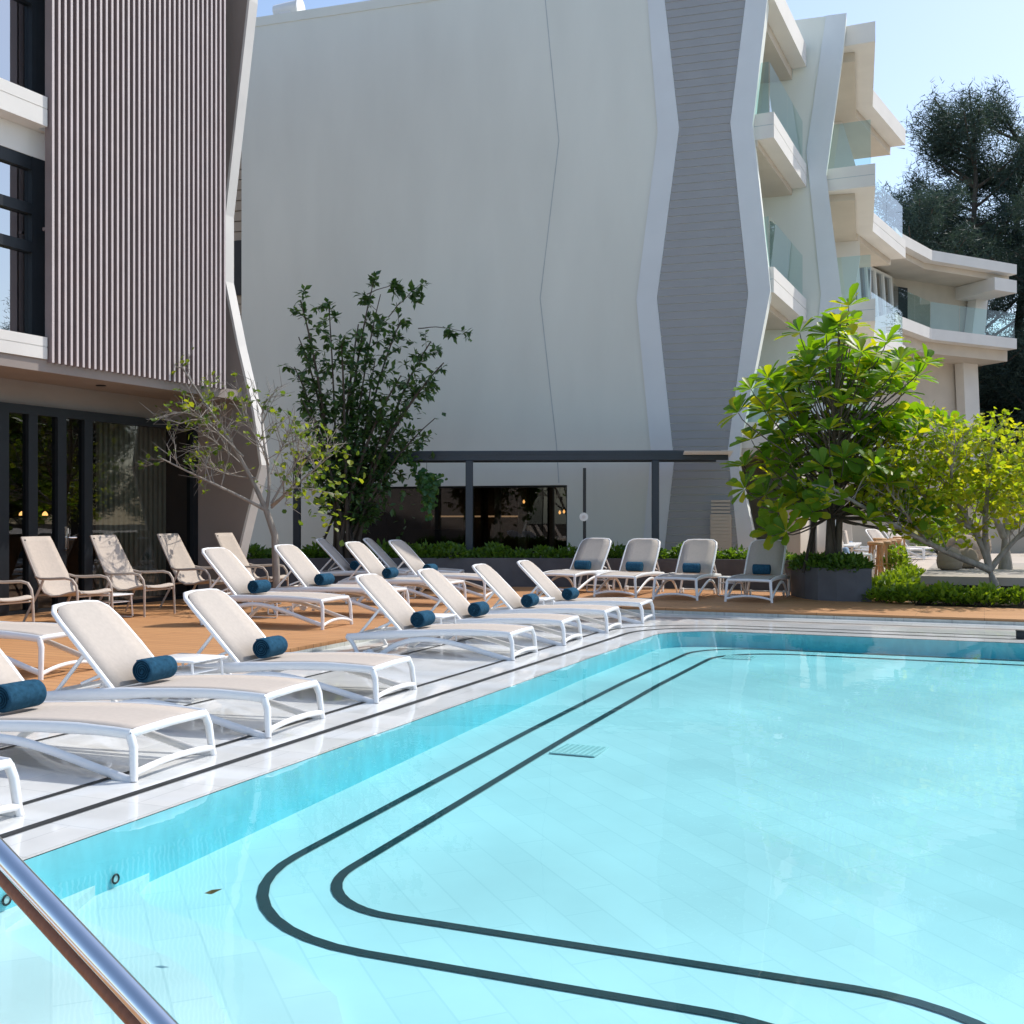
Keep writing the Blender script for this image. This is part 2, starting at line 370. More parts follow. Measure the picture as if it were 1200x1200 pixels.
# small things in the pool
def pool_thing(o, u, v, z): o.location = POOL.w(u,v,z); o.rotation_euler = (0,0,POOL.ang); return o
for k, (px,py,z,lab) in enumerate(((673,879.5,-.32,'square green grating set in the pool floor beside the inner black stripe'),
                                   (862,770.5,-.268,'faint far grating in the pool floor near the far bend of the stripes'))):
    p = at(px,py,z); u, v = POOL.uv(p)
    t = thing('drain_cover', lab, 'drain', POOL.w(u+.04,v,fz(v)+.002), POOL.ang, 'pool floor drains')
    b = MB(); b.box((0,0,.004),(.34,.34,.008)); b.build('drain_plate', mk('green grey grate',(.62,.68,.66),.6), t, 0)
    b = MB()
    for i in range(8):
        for j in range(8): b.box((-.14+.04*i,-.14+.04*j,.0085),(.022,.022,.003))
    b.build('grate_holes', mk('grate hole',(.46,.55,.53),.8), t, 0)
for (v,z,lab) in ((4.10,-.315,'round pool inlet ring right of the handrail on the left pool wall'),(3.47,-.215,'round pool inlet ring left of the handrail at the picture edge')):
    t = thing('pool_inlet', lab, 'pool inlet', POOL.w(-3.715,v,z), POOL.ang)
    b = MB(); b.tube([(.006,  .02*math.cos(a*.3927),.02*math.sin(a*.3927)) for a in range(16)], .005, 6, True); b.build('ring', M['gutter'], t)
    b = MB(); b.tube([(0,0,0),(.006,0,0)], .016, 14); b.build('nozzle', mk('inlet face',(.55,.62,.62),.5), t)
t = at(250,1048,WZ+.006); b = MB()
b.add([(-.035,0,.004),(-.01,.016,.012),(.035,.004,.02),(0,-.014,.006),(-.012,.0,.0)],[(0,4,1),(0,3,4),(4,2,1),(4,3,2)])
o = b.build('fallen_leaf', mk('dry leaf',(.10,.085,.02),.7), None, 0); o.location = t; tag(o,'small dark curled leaf floating on the pool water','leaf')

# polished handrail
t = thing('handrail','polished steel handrail sloping into the pool at the lower left corner','handrail')
p1 = V((-1.045,2.30,.672)); p2 = V((-.606,1.95,.478)); d = p2-p1
pts = [p1-d*2.1+V((0,0,-1.55)), p1-d*2.1+V((0,0,-.10)), p1-d*2.06+V((0,0,-.03)), p1-d*1.95, p1-d*.5, p1, p2, p2+d*.55, p2+d*.66+V((0,0,-.03)), p2+d*.70+V((0,0,-.12)), V((*(p2+d*.70)[:2],0))]
side = d.cross(V((0,0,1))).normalized(); upv = side.cross(d).normalized()
if upv.z < 0: upv = -upv
b = MB(); b.tube(pts, .0215, 20, sq=(1.05,.92)); b.build('rail', M['steel'], t, 60)
sd = side if side.y < 0 else -side
b = MB(); b.tube([p-upv*.026+sd*.010 for p in pts[3:8]], .0155, 14); b.build('under_strip', M['rail_brown'], t, 60)  # brown strip along the underside of the steel rail
b = MB(); b.lathe([(.05,0),(.05,.012),(.03,.02)],18,(pts[-1].x,pts[-1].y,.0)); b.build('base_flange', M['steel'], t)
# small dark box on the far pool edge
p = at(1196,748.5,WZ); t = thing('edge_box','small dark box standing on the white far pool edge at the right','box',p,POOL.ang)
b = MB(); b.box((0,0,.045),(.10,.09,.09),None,.008); b.build('body', M['dark_frame'], t); b = MB(); b.box((0,0,.095),(.11,.10,.012),None,.003); b.build('lid', M['black'], t)

# ------------------------------------------------------------------ sun lounger
def bezier(p, n=10):
    p = [V(q) for q in p]; out = []
    for i in range(n+1):
        t = i/n; q = list(p)
        while len(q) > 1: q = [q[j].lerp(q[j+1], t) for j in range(len(q)-1)]
        out.append(q[0])
    return out
def make_lounger(clip, ang=47):
    """x runs to the foot end (foot at 0), origin on the floor under the foot end; clip shortens the legs"""
    t = thing('sun_lounger','tmp','sun lounger')
    c = clip; Y = .345
    b = MB(); hx = -1.22; zs = .365-c
    def rail(s): return bezier([(-.015,s*Y,.338-c),(-.45,s*Y,.385-c),(-1.0,s*Y,.365-c),(-1.86,s*(Y-.01),.315-c)],12)
    for s in (-1,1):
        b.tube(rail(s), [.024]*3+[.027]*5+[.034]*3+[.030]*2, 8, sq=(.72,1.25))
    b.tube([(-.02,-Y,.335-c),(-.005,-Y*.9,.345-c),(0,0,.352-c),(-.005,Y*.9,.345-c),(-.02,Y,.335-c)], .024, 8)
    b.tube([(-1.86,-Y+.01,.315-c),(-1.87,0,.315-c),(-1.86,Y-.01,.315-c)], .022, 8)
    b.tube([(hx,-Y,.345-c),(hx,Y,.345-c)], .016, 8)
    b.build('frame', M['frame'], t, 50)
    for s in (-1,1):
        b = MB(); b.tube([(-.02,s*Y,.335-c),(.004,s*(Y+.005),.27-c),(.012,s*(Y+.018),.12-c if .12-c>.02 else .02),(.016,s*(Y+.025),0)], [.025,.024,.022,.021], 8)
        b.build('front_leg', M['frame'], t, 50)
        b = MB(); b.tube(bezier([(.0,s*(Y+.015),max(.055-c,.0)),(-.55,s*(Y+.012),.20-c*.8),(-.95,s*(Y+.01),.42-c),(-1.3,s*(Y+.01),.28-c),(-1.52,s*(Y+.015),0)],16), .022, 8, sq=(.75,1.2))
        b.build('arch_brace', M['frame'], t, 50)
        b = MB(); b.tube([(-1.84,s*(Y-.01),.315-c),(-1.78,s*Y,.2-c*.6),(-1.70,s*(Y+.015),0)], [.024,.022,.02], 8); b.build('rear_leg', M['frame'], t, 50)
        b = MB(); b.tube([(-1.62,s*(Y-.045),.052),(-1.62,s*(Y-.075),.052)], .05, 14); b.build('wheel', M['frame'], t, 50)
    b = MB(); b.tube(bezier([(.014,-Y-.02,.045),(.01,-Y*.4,.115-c*.5),(.01,Y*.4,.115-c*.5),(.014,Y+.02,.045)],10), .019, 8)
    b.build('foot_bar', M['frame'], t, 50)
    b = MB(); b.tube([(-1.66,-Y,.075),(-1.66,Y,.075)], .014, 8); b.build('axle_bar', M['frame'], t, 50)
    # seat sling, slightly dished
    a = []; bb = []; nx = 12
    rows = []
    for i in range(nx+1):
        x = -.035+(hx+.045)*i/nx; ra = rail(1); k = min(range(len(ra)), key=lambda j: abs(ra[j].x-x)); z = ra[k].z
        f = i/nx; z = (1-f)**3*(.338-c)+3*(1-f)**2*f*(.385-c)+3*(1-f)*f*f*(.372-c)+f**3*(.36-c)
        rows.append([(x, y*.315, z+.026-.012*(1-y*y)) for y in (-1,-.6,0,.6,1)])
    b = MB(); b.grid(rows)
    o = b.build('seat_sling', M['sling'], t, 60); so = o.modifiers.new('s','SOLIDIFY'); so.thickness = .006
    # backrest
    al = R(ang); ex = V((-math.cos(al),0,math.sin(al))); en = V((math.sin(al),0,math.cos(al))); h0 = V((hx-.02,0,.375-c)); Lb = .80
    def bp(s, y, n=0.0): return h0+ex*s+V((0,y,0))+en*n
    loop = [bp(0,-.31),bp(.35,-.312,.004),bp(.62,-.305),bp(.73,-.285,-.006),bp(.785,-.23,-.012),bp(.80,-.12,-.015),bp(.80,.12,-.015),bp(.785,.23,-.012),bp(.73,.285,-.006),bp(.62,.305),bp(.35,.312,.004),bp(0,.31)]
    b = MB(); b.tube(loop, .022, 8, sq=(1,.85)); b.build('backrest_frame', M['frame'], t, 60)
    b = MB(); rows = [(0,.30),(.3,.30),(.62,.293),(.71,.275),(.765,.225),(.785,.11)]
    q = lambda s, w, y: bp(s, w*y, .012-.012*(1-y*y)*(1 if .05<s<.75 else .3))
    b.grid([[q(s0,w0,y) for y in (-1,-.5,0,.5,1)] for s0,w0 in rows])
    o = b.build('backrest_sling', M['sling'], t, 60); so = o.modifiers.new('s','SOLIDIFY'); so.thickness = .006
    b = MB()
    for s in (-1,1):
        b.tube([bp(.34,s*.29,-.01),(-1.74,s*.30,.335-c)], .015, 8)
        b.tube([bp(.14,s*.29,-.01),(-1.50,s*.31,.41-c)], .012, 8)
    b.tube([(-1.70,-.30,.36-c),(-1.70,.30,.36-c)], .014, 8)
    b.build('back_prop', M['frame'], t, 50)
    return t, (hx, .375-c)
def make_towel():
    t = thing('rolled_towel','tmp','towel'); r = .086; h = .145
    b = MB(); n = 28; rings = []
    for x in [-h+.006,-h,-h+.004,-h+.018,-.09,-.04,.04,.09,h-.018,h-.004,h]:
        k = 1 if abs(x) < h-.013 else (.86 if abs(x) > h-.001 else .96)
        rings.append([(r*k*(1+.02*math.sin(3*a+x*9))*math.cos(a), x, r+r*k*(1+.015*math.sin(2*a+x*14))*math.sin(a)*.98) for a in [2*math.pi*j/n for j in range(n)]])
    vs = [p for g in rings for p in g]; fs = [(i*n+j,i*n+(j+1)%n,(i+1)*n+(j+1)%n,(i+1)*n+j) for i in range(10) for j in range(n)]+[tuple(range(n-1,-1,-1)),tuple(10*n+j for j in range(n))]
    b.add(vs, fs); b.build('roll', M['towel'], t, 60)
    for s in (-1,1):
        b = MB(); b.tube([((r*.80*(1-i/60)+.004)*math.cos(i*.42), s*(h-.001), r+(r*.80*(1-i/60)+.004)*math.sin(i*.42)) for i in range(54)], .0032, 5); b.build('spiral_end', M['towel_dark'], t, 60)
    b = MB(); b.tube([(r*1.0*math.cos(2.2),-h+.012,r+r*math.sin(2.2)),(r*1.01*math.cos(2.2),0,r+r*1.01*math.sin(2.2)),(r*math.cos(2.2),h-.012,r+r*math.sin(2.2))], .007, 6); b.build('hem', M['towel'], t, 60)
    return t
LW, hw = make_lounger(.085); LD, hd = make_lounger(0.0)
TW = make_towel(); used = {}
def place(proto, loc, rz, label, group, tilt=0.0):
    o = proto if not used.get(proto.name) else copy_tree(proto)
    used[proto.name] = True
    o.location = loc; o.rotation_euler = (0,tilt,rz); o['label'] = label; o['group'] = group
    return o
def lounger(wet, p, rz, lab, group, towel=None, tw_off=0.0):
    proto, hg = (LW,hw) if wet else (LD,hd)
    tilt = R(-2.0) if wet else 0.0
    place(proto, p, rz, lab, group, tilt)
    if towel:
        m = Matrix.Rotation(rz,3,'Z') @ Matrix.Rotation(tilt,3,'Y'); q = V(p)+m @ V((hg[0]+.105+random.uniform(-.015,.02), tw_off, hg[1]+.018))
        place(TW, q, rz+random.uniform(-.06,.06), towel, 'rolled blue towels on the loungers')
turn = POOL.ang
ordn = ['nearest','second','third','fourth','fifth','sixth','seventh','farthest']
row = [(3.72,-4.28),(5.22,-4.30),(6.53,-4.35),(8.00,-4.38),(10.80,-4.40),(12.22,-4.38),(13.72,-4.36),(15.10,-4.30)]
labs = ['white sun lounger cut off by the lower left corner, only its foot legs showing','white sun lounger cut by the left edge with its whole seat in front',
 'white sun lounger in the shallow water, nearest with its backrest in full view','white sun lounger in the shallow water beside the brown deck, fourth of the poolside row',
 'white sun lounger just past the gap in the poolside row','white sun lounger in the poolside row, third from its far end','white sun lounger in the poolside row, second from its far end','white sun lounger at the far end of the poolside row, by the pool corner']
tls = [None,'rolled blue towel cut by the left picture edge','rolled blue towel on the nearest complete poolside lounger','rolled blue towel on the poolside lounger next to the brown deck','rolled blue towel on the poolside lounger just past the gap','rolled blue towel on the poolside lounger third from the far end','rolled blue towel on the poolside lounger second from the far end','rolled blue towel on the last poolside lounger by the pool corner']
for i, (v,u) in enumerate(row):
    lounger(True, POOL.w(u,v,WZ), turn+R(4+random.uniform(-1,1)), labs[i], 'white loungers standing in the shallow water along the pool', tls[i])
drow = [(7.52,-7.30,'white sun lounger on the brown deck, its foot end entering from the left',None),
 (12.02,-7.40,'white sun lounger on the brown deck, nearest of that row with a towel','rolled blue towel on the nearest complete deck lounger'),
 (13.75,-7.50,'white sun lounger on the brown deck, second of the deck row, beside the side table','rolled blue towel on the second deck lounger, left of centre'),
 (15.75,-7.55,'white sun lounger on the brown deck in front of a grey shaded lounger','rolled blue towel on the third deck lounger in front of the dark tree'),
 (17.25,-7.60,'white sun lounger on the brown deck with half its backrest in shade','rolled blue towel on the fourth deck lounger, half in shade')]
for v,u,l,tw in drow: lounger(False, POOL.w(u,v,0), turn+R(3), l, 'white loungers on the brown deck', tw)
for (px,X2,lab,tw) in ((0,(-1.75,20.5),'shaded white lounger at the planter, left of the two under the dark tree','rolled blue towel on the shaded lounger by the planter'),(1,(-.95,20.95),'shaded white lounger at the planter, its foot end left of the pergola post',None)):
    lounger(False, V((X2[0],X2[1],0)), R(-6), lab, 'shaded loungers beside the long planter', tw)
frow = [((.78,19.75),-118,'leftmost of the far four loungers by the planter','rolled blue towel on the leftmost far lounger'),((1.75,19.1),-113,'second of the far four loungers by the planter, half its back sunlit','rolled blue towel on the second far lounger with the half sunlit back'),
 ((2.68,18.5),-113,'third of the far four loungers by the planter, left of a small table','rolled blue towel on the third far lounger, fully shaded'),((3.78,18.0),-113,'rightmost of the far four loungers by the planter, under the big leaved tree','rolled blue towel on the rightmost far lounger')]
for (X,Y),a,l,tw in frow: lounger(False, V((X,Y,0)), R(a), l, 'loungers facing the pool in front of the planter', tw)
t = None

# ------------------------------------------------------------------ side tables
def make_table():
    t = thing('side_table','tmp','side table'); h = .40
    b = MB(); b.box((0,0,h-.0125),(.44,.40,.025),None,.008); b.build('table_top', M['frame'], t, 50)
    b = MB(); b.box((0,0,.27),(.36,.33,.015),None,.004); b.build('lower_shelf', M['frame'], t, 50)
    for s in (-1,1):
        b = MB(); b.tube([(-.19,s*.18,h-.03),(-.205,s*.19,.03),(-.19,s*.19,.012),(.19,s*.19,.012),(.205,s*.19,.03),(.19,s*.18,h-.03)], .011, 8); b.build('sled_leg', M['frame'], t, 50)
    return t
TB = make_table(); G = 'small white side tables between the seats'
for (u,v,z,l) in ((-5.85,7.27,WZ,'low white side table between the second and third poolside loungers with raised backs'),(-5.8,11.5,WZ,'low white side table in the poolside row just past the gap'),(-5.7,14.42,WZ,'low white side table near the far end of the poolside row'),
    (-8.95,12.9,0,'white side table between the two nearest complete deck loungers'),(-10.85,11.9,0,'white side table between two high backed chairs at the glass doors'),(-10.7,14.68,0,'white side table beside the rightmost high backed chair'),(-8.95,16.5,0,'white side table between the third and fourth deck loungers')):
    o = place(TB, POOL.w(u,v,z), turn, l, G)
    if z < 0: o.scale = (1,1,.82)
place(TB, V((1.62,20.55,0)), R(-23), 'white side table between the two left loungers of the far four', G)
place(TB, V((3.82,19.55,0)), R(-23), 'white side table between the two right loungers of the far four', G)
place(TB, V((-2.75,21.0,0)), R(-6), 'white side table between the two shaded loungers by the planter', G)

# ------------------------------------------------------------------ high-backed lounge chair
def make_chair():
    t = thing('lounge_chair','tmp','armchair')
    prof = [(-.62,1.10),(-.585,1.04),(-.45,.80),(-.33,.60),(-.24,.46),(-.15,.375),(-.04,.335),(.10,.345),(.25,.385),(.36,.405),(.42,.40),(.44,.375)]
    wid = [.235,.245,.26,.27,.275,.28,.28,.28,.275,.265,.26,.255]
    b = MB(); rows = []
    for (x,z), w in zip(prof,wid): rows.append([(x+.03*(y*y) if z>.42 else x, y*w, z+(.018*(y*y) if z<.42 else 0)) for y in (-1,-.7,-.35,0,.35,.7,1)])
    b.grid(rows)
    o = b.build('sling', M['chair_sling'], t, 60); so = o.modifiers.new('s','SOLIDIFY'); so.thickness = .014
    for s in (-1,1):
        e = [(x+.03 if z>.42 else x, s*w, z+(.018 if z<.42 else 0)) for (x,z),w in zip(prof,wid)]
        b = MB(); b.tube(e, .014, 8); b.build('side_rail', M['chair'], t, 60)
        b = MB(); b.tube([(-.30,s*.28,.60),(-.20,s*.30,.575),(-.05,s*.31,.575),(.22,s*.31,.59),(.33,s*.305,.57),(.39,s*.30,.50),(.41,s*.30,.40),(.415,s*.305,.2),(.42,s*.31,0)], [.016,.017,.019,.019,.018,.017,.017,.016,.014], 8); b.build('arm', M['chair'], t, 60)
        b = MB(); b.tube([(-.16,s*.29,.56),(-.24,s*.295,.40),(-.36,s*.31,.2),(-.47,s*.325,0)], [.017,.018,.017,.014], 8); b.build('rear_leg', M['chair'], t, 60)
    b = MB(); b.tube([(.40,-.30,.36),(.40,.30,.36)], .013, 8); b.tube([(-.26,-.295,.36),(-.26,.295,.36)], .012, 8); b.build('cross_bar', M['chair'], t, 60)
    b = MB(); b.tube([(-.56,-.21,1.06),(-.55,-.21,1.06)], .012, 8); b.build('rivet', M['dark_frame'], t, 60)
    return t
CH = make_chair()
for (v,u,rz,l) in ((9.85,-10.85,0,'sand coloured high backed chair cut off by the left edge, arm and seat only'),(11.22,-10.9,0,'sand coloured high backed chair, leftmost complete one at the dark glass doors'),(12.50,-10.95,0,'sand coloured high backed chair in front of the door with the handle'),
    (13.95,-11.0,2,'sand coloured high backed chair at the last glass pane, half behind a lounger'),(14.98,-10.72,4,'sand coloured high backed chair rightmost in the row, by the pale end wall')):
    place(CH, POOL.w(u,v,0), turn+R(rz), l, 'high backed chairs along the glass doors')

# ------------------------------------------------------------------ left building (facade frame: u outward, v along)
LB = thing('louvred_building','hotel building with vertical louvre screen above dark glass doors on the left','building')
F = FAC.w; FR = Matrix.Rotation(FAC.ang,3,'Z')
def fbox(b, u0,u1,v0,v1,z0,z1, ch=0): b.box(F((u0+u1)/2,(v0+v1)/2,(z0+z1)/2),(abs(u1-u0),abs(v1-v0),abs(z1-z0)),FR,ch)
VE = 14.93   # start of the end blade
b = MB(); fbox(b,-22,-12.98,4,VE,3.30,14); fbox(b,-22,-13.05,4,VE,2.945,3.285); b.build('wall', M['taupe'], LB, 0)
b = MB(); fbox(b,-13.3,-11.97,4,VE-.01,3.285,3.445); b.build('soffit', M['taupe'], LB, 0)
for (z0,z1,zm) in ((3.45,3.74,3.61),(6.53,6.92,6.76),(9.75,10.14,9.95)):
    b = MB(); fbox(b,-12.975,-11.94,4,10.86,z0,zm-.006); fbox(b,-12.975,-11.95,4,10.86,zm-.006,zm+.006); fbox(b,-12.975,-11.94,4,10.86,zm+.006,z1); fbox(b,-12.975,-12.12,10.86,14.3,z0,z1); b.build('floor_band', M['sill'], LB, 0)
for (z0,z1) in ((6.17,6.53),(9.4,9.75)):
    b = MB(); fbox(b,-12.975,-12.2,4,11.1,z0,z1-.003); b.build('lintel', M['sill'], LB, 0)
for (z0,z1,bars) in ((3.742,6.168,(4.96,5.47)),(6.922,9.398,(8.27,))):
    fr = MB(); fbox(fr,-12.5,-12.2,10.84,11.13,z0,z1)
    fbox(fr,-12.5,-12.21,6,10.84,z1-.17,z1); fbox(fr,-12.5,-12.21,6,10.84,z0,z0+.05)
    for zb in bars: fbox(fr,-12.5,-12.20,6,10.84,zb-.07,zb+.07)
    fbox(fr,-12.5,-12.21,8.0,8.12,z0+.05,z1-.17)
    w = fr.build('window', M['dark_frame'], LB, 0)
    g = MB(); g.add([F(-12.27,6,z0+.02),F(-12.27,10.9,z0+.02),F(-12.27,10.9,z1-.02),F(-12.27,6,z1-.02)],[(0,1,2,3)]); g.build('pane', M['window_glass'], w, 0)
    g = MB(); fbox(g,-12.6,-12.55,6,11.1,z0,z1); g.build('dark_backing', M['dark_room'], w, 0)  # dark sheet standing in for the unlit room behind the pane
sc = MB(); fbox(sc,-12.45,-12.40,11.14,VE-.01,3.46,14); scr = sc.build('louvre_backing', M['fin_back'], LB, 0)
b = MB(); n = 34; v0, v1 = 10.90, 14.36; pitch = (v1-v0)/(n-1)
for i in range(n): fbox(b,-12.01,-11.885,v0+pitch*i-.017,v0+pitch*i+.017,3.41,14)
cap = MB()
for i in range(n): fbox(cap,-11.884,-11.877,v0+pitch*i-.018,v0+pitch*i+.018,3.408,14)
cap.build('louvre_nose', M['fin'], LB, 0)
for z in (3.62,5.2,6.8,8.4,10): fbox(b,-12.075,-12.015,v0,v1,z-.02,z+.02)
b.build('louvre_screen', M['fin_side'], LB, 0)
# sliding doors and room behind
dz = 2.91
b = MB(); fbox(b,-13.08,-12.93,4,VE,dz-.10,dz+.03); fbox(b,-13.05,-12.95,4,VE,0,.05)
dpx = [0,4.2,34,66,100,219]
def dv(px): return FAC.uv(onplane(px,600,(FAC.c,-FAC.s),-12.98))[1]
for px in (-120,-60,2,36,70,101): 
    v = dv(px); fbox(b,-13.06,-12.93,v-.08,v+.08,.05,dz-.10)
fbox(b,-13.06,-12.92,VE-.12,VE,.05,dz-.1)
doors = b.build('door_frame', M['dark_frame'], LB, 0)
b = MB(); b.add([F(-12.99,4,.04),F(-12.99,VE-.05,.04),F(-12.99,VE-.05,dz-.05),F(-12.99,4,dz-.05)],[(0,1,2,3)]); b.build('glass', M['door_glass'], doors, 0)
vh = dv(73); b = MB(); b.tube([F(-12.92,vh,.88),F(-12.87,vh,.90),F(-12.87,vh,1.2)], .014, 8); b.tube([F(-12.87,vh,1.06),F(-12.87,vh+.16,1.06)], .012, 8); fbox(b,-12.93,-12.905,vh-.025,vh+.025,.9,1.22); b.build('handle', M['steel'], doors)
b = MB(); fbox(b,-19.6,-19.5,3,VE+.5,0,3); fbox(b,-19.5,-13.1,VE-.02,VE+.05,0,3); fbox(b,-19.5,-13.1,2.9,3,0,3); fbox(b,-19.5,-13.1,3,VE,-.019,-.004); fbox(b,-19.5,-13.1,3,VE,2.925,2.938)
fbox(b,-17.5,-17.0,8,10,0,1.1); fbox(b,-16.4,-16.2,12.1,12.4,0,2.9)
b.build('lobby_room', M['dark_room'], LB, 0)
b = MB()
for i in range(26):
    v = VE-.25-.055*i; fbox(b,-13.5-.05*(i%2),-13.42-.05*(i%2),v-.03,v+.03,.05,2.9)
b.build('curtain', M['curtain'], LB, 0)
for i, (u,v,z) in enumerate(((-15.5,12.0,1.42),(-15.5,12.9,1.42),(-16,14.0,1.4),(-16,14.5,1.4),(-16.5,11.3,.95),(-16.6,11.7,.95))):
    b = MB(); p = F(u,v,z); b.lathe([(.012,.06),(.04,.03),(.05,0),(.047,-.012)],14,p); b.build('pendant_lamp', M['lamp_warm'], LB); 
# end blade with zigzag edge
nA = (FAC.s, FAC.c)   # plane normal: constant v
def ub(px,py): p = onplane(px,py,nA,VE+.0); return FAC.uv(p)[0], p.z
ed = [ub(294,-120),ub(290,0),ub(262,252),ub(262,330),ub(277,405),ub(295,482),ub(304,545),ub(292,590),ub(280,640),ub(268,700)]
ed = [(ed[0][0],14.2)]+ed[1:-1]+[(ed[-1][0]-.05,-.01)]
b = MB(); b.prism([F(-20,VE,14.2)]+[F(u,VE,z) for u,z in ed]+[F(-20,VE,-.01)], F(0,.2)); b.build('end_blade', M['taupe'], LB, 0)
b = MB()
for (u0,z0),(u1,z1) in zip(ed,ed[1:]): b.prism([F(u0+.003,VE-.006,z0),F(u0+.05,VE-.006,z0),F(u1+.05,VE-.006,z1),F(u1+.003,VE-.006,z1)], F(0,.21))
b.build('blade_edge', M['sill'], LB, 0)
b = MB(); p = F(-12.45,12.3,3.284); b.lathe([(.0,0),(.07,0),(.075,-.008),(.07,-.012)],16,p); b.build('downlight', M['black'], LB)

# ------------------------------------------------------------------ main building: end wall
HB = thing('hotel_building','pale hotel block with big blank end wall, zigzag grey siding and stepped balconies','building')
wn = (WALL.s, WALL.c); WD = WALL.uv((4.91,24.0))[1]
def W(px,py): p = onplane(px,py,wn,WD); u,_ = WALL.uv(p); return u, p.z
def wp(u,z,off=0.0): return WALL.w(u, WD-off, z)
def wu(px): return W(px,500)[0]
TOP = 13.49
uL = wu(283); uw0, uw1 = wu(414), wu(664.5); zh = W(540,569.5)[1]; zs = .55
redge = [(wu(905)+.4,TOP),W(899,0),W(882,146),W(899,300),W(900,330),W(897,352),W(868,520),W(866,545),W(886,640)]
redge[4:6] = [W(903,340)]
redge = [(W(903,-40)[0],TOP)]+redge[1:]; redge.append((redge[-1][0]+.12,-.05))
sidL = [W(779,0),W(796,151),W(770,350),W(790,540),W(777,660)]; sidL = [(W(776,-30)[0],TOP)]+sidL+[(sidL[-1][0]-.06,-.05)]
sidR = [W(874,0),W(856,144),W(877,345),W(853,528),W(866,650)]; sidR = [(W(878,-30)[0],TOP)]+sidR+[(sidR[-1][0]+.06,-.05)]
bandL = [W(759,0),W(771,155),W(746,352),W(763,530),W(752,660)]; bandL = [(W(757,-30)[0],TOP)]+bandL+[(bandL[-1][0]-.06,-.05)]
bk = WALL.w(0,.45)
b = MB()
b.prism([wp(uL,-.05),wp(uw0,-.05),wp(uw0,TOP),wp(uL,TOP)],bk)
b.prism([wp(uw0,zh),wp(uw1,zh),wp(uw1,TOP),wp(uw0,TOP)],bk)
b.prism([wp(uw0,-.05),wp(uw1,-.05),wp(uw1,zs),wp(uw0,zs)],bk)
b.prism([wp(uw1,-.05),wp(uw1,TOP)]+[wp(u,z) for u,z in redge],bk)
b.build('wall', M['plaster'], HB, 0)
def interp(line, z):
    for (u0,z0),(u1,z1) in zip(line,line[1:]):
        if z1 <= z <= z0: return u0+(u1-u0)*(z0-z)/(z0-z1) if z0 != z1 else u0
    return line[-1][0] if z < line[-1][1] else line[0][0]
def bandpoly(bmb, l1, l2, off):
    zz = sorted({round(z,4) for _,z in l1}|{round(z,4) for _,z in l2}, reverse=True)
    for za, zb in zip(zz,zz[1:]):
        bmb.prism([wp(interp(l1,za),za,off),wp(interp(l2,za),za,off),wp(interp(l2,zb),zb,off),wp(interp(l1,zb),zb,off)], WALL.w(0,off-.003))
b = MB(); bandpoly(b, bandL, sidL, .03); b.build('zigzag_band', M['band'], HB, 0)
b = MB(); bandpoly(b, sidR, redge, .03); b.build('zigzag_band', M['band'], HB, 0)
b = MB(); z = -.05; bh = .1725
while z < TOP-.01:
    z1 = min(z+bh-.012, TOP); l0, l1, r0, r1 = interp(sidL,z), interp(sidL,z1), interp(sidR,z), interp(sidR,z1)
    b.prism([wp(l0+.004,z,.018),wp(r0-.004,z,.018),wp(r1-.004,z1,.012),wp(l1+.004,z1,.012)], WALL.w(0,.014)); z += bh
b.build('siding', M['siding'], HB, 0)
seam = [(W(638,-30)[0],TOP),W(639,0),W(655,165),W(633,350),W(652,520),W(655,566)]
b = MB()
for (u0,z0),(u1,z1) in zip(seam,seam[1:]): b.prism([wp(u0-.011,z0,.004),wp(u0+.011,z0,.004),wp(u1+.011,z1,.004),wp(u1-.011,z1,.004)], WALL.w(0,.003))
b.build('wall_joint', M['seam'], HB, 0)
b = MB(); b.prism([wp(uL,TOP-.16,.02),wp(wu(757),TOP-.16,.02),wp(wu(757),TOP+.06,.02),wp(uL,TOP+.06,.02)], WALL.w(0,.5)); b.build('coping', M['plaster'], HB, 0)
# window of the wall and the bar behind it
b = MB(); b.prism([wp(uw0,zs,-.2),wp(uw1,zs,-.2),wp(uw1,zh,-.2),wp(uw0,zh,-.2)],WALL.w(0,.012)); win = b.build('window', M['shop_glass'], HB, 0)
b = MB()
for u in (uw0,uw1-.05): b.prism([wp(u,zs,-.12),wp(u+.05,zs,-.12),wp(u+.05,zh,-.12),wp(u,zh,-.12)],WALL.w(0,.06))
b.prism([wp(uw0+.051,zh-.045,-.12),wp(uw1-.051,zh-.045,-.12),wp(uw1-.051,zh,-.12),wp(uw0+.051,zh,-.12)],WALL.w(0,.06)); b.build('frame', M['dark_frame'], win, 0)
def wbox(b,u0,u1,d0,d1,z0,z1): b.prism([wp(u0,z0,-d0),wp(u1,z0,-d0),wp(u1,z1,-d0),wp(u0,z1,-d0)],WALL.w(0,d1-d0))
b = MB(); wbox(b,uw0-1,uw1+1.5,4.0,4.1,0,3); wbox(b,uw0-1,uw0-.9,.46,4,0,3); wbox(b,uw1+1.4,uw1+1.5,.46,4,0,3); wbox(b,uw0-1,uw1+1.5,.46,4,2.5,2.6); wbox(b,uw0-1,uw1+1.5,.46,4,-.05,0)
wbox(b,uw0+.3,uw0+.42,3.3,4,0,2.5); wbox(b,uw0+2.3,uw0+2.4,2.6,2.9,0,2.5); wbox(b,uw0+.5,uw0+2.2,1.6,2.1,0,1.05)
b.build('bar_room', M['dark_room'], HB, 0)
b = MB(); wbox(b,uw0+.25,uw0+3.0,3.6,3.9,1.36,1.40); b.build('bar_shelf', M['strip_warm'], HB, 0)
b = MB()
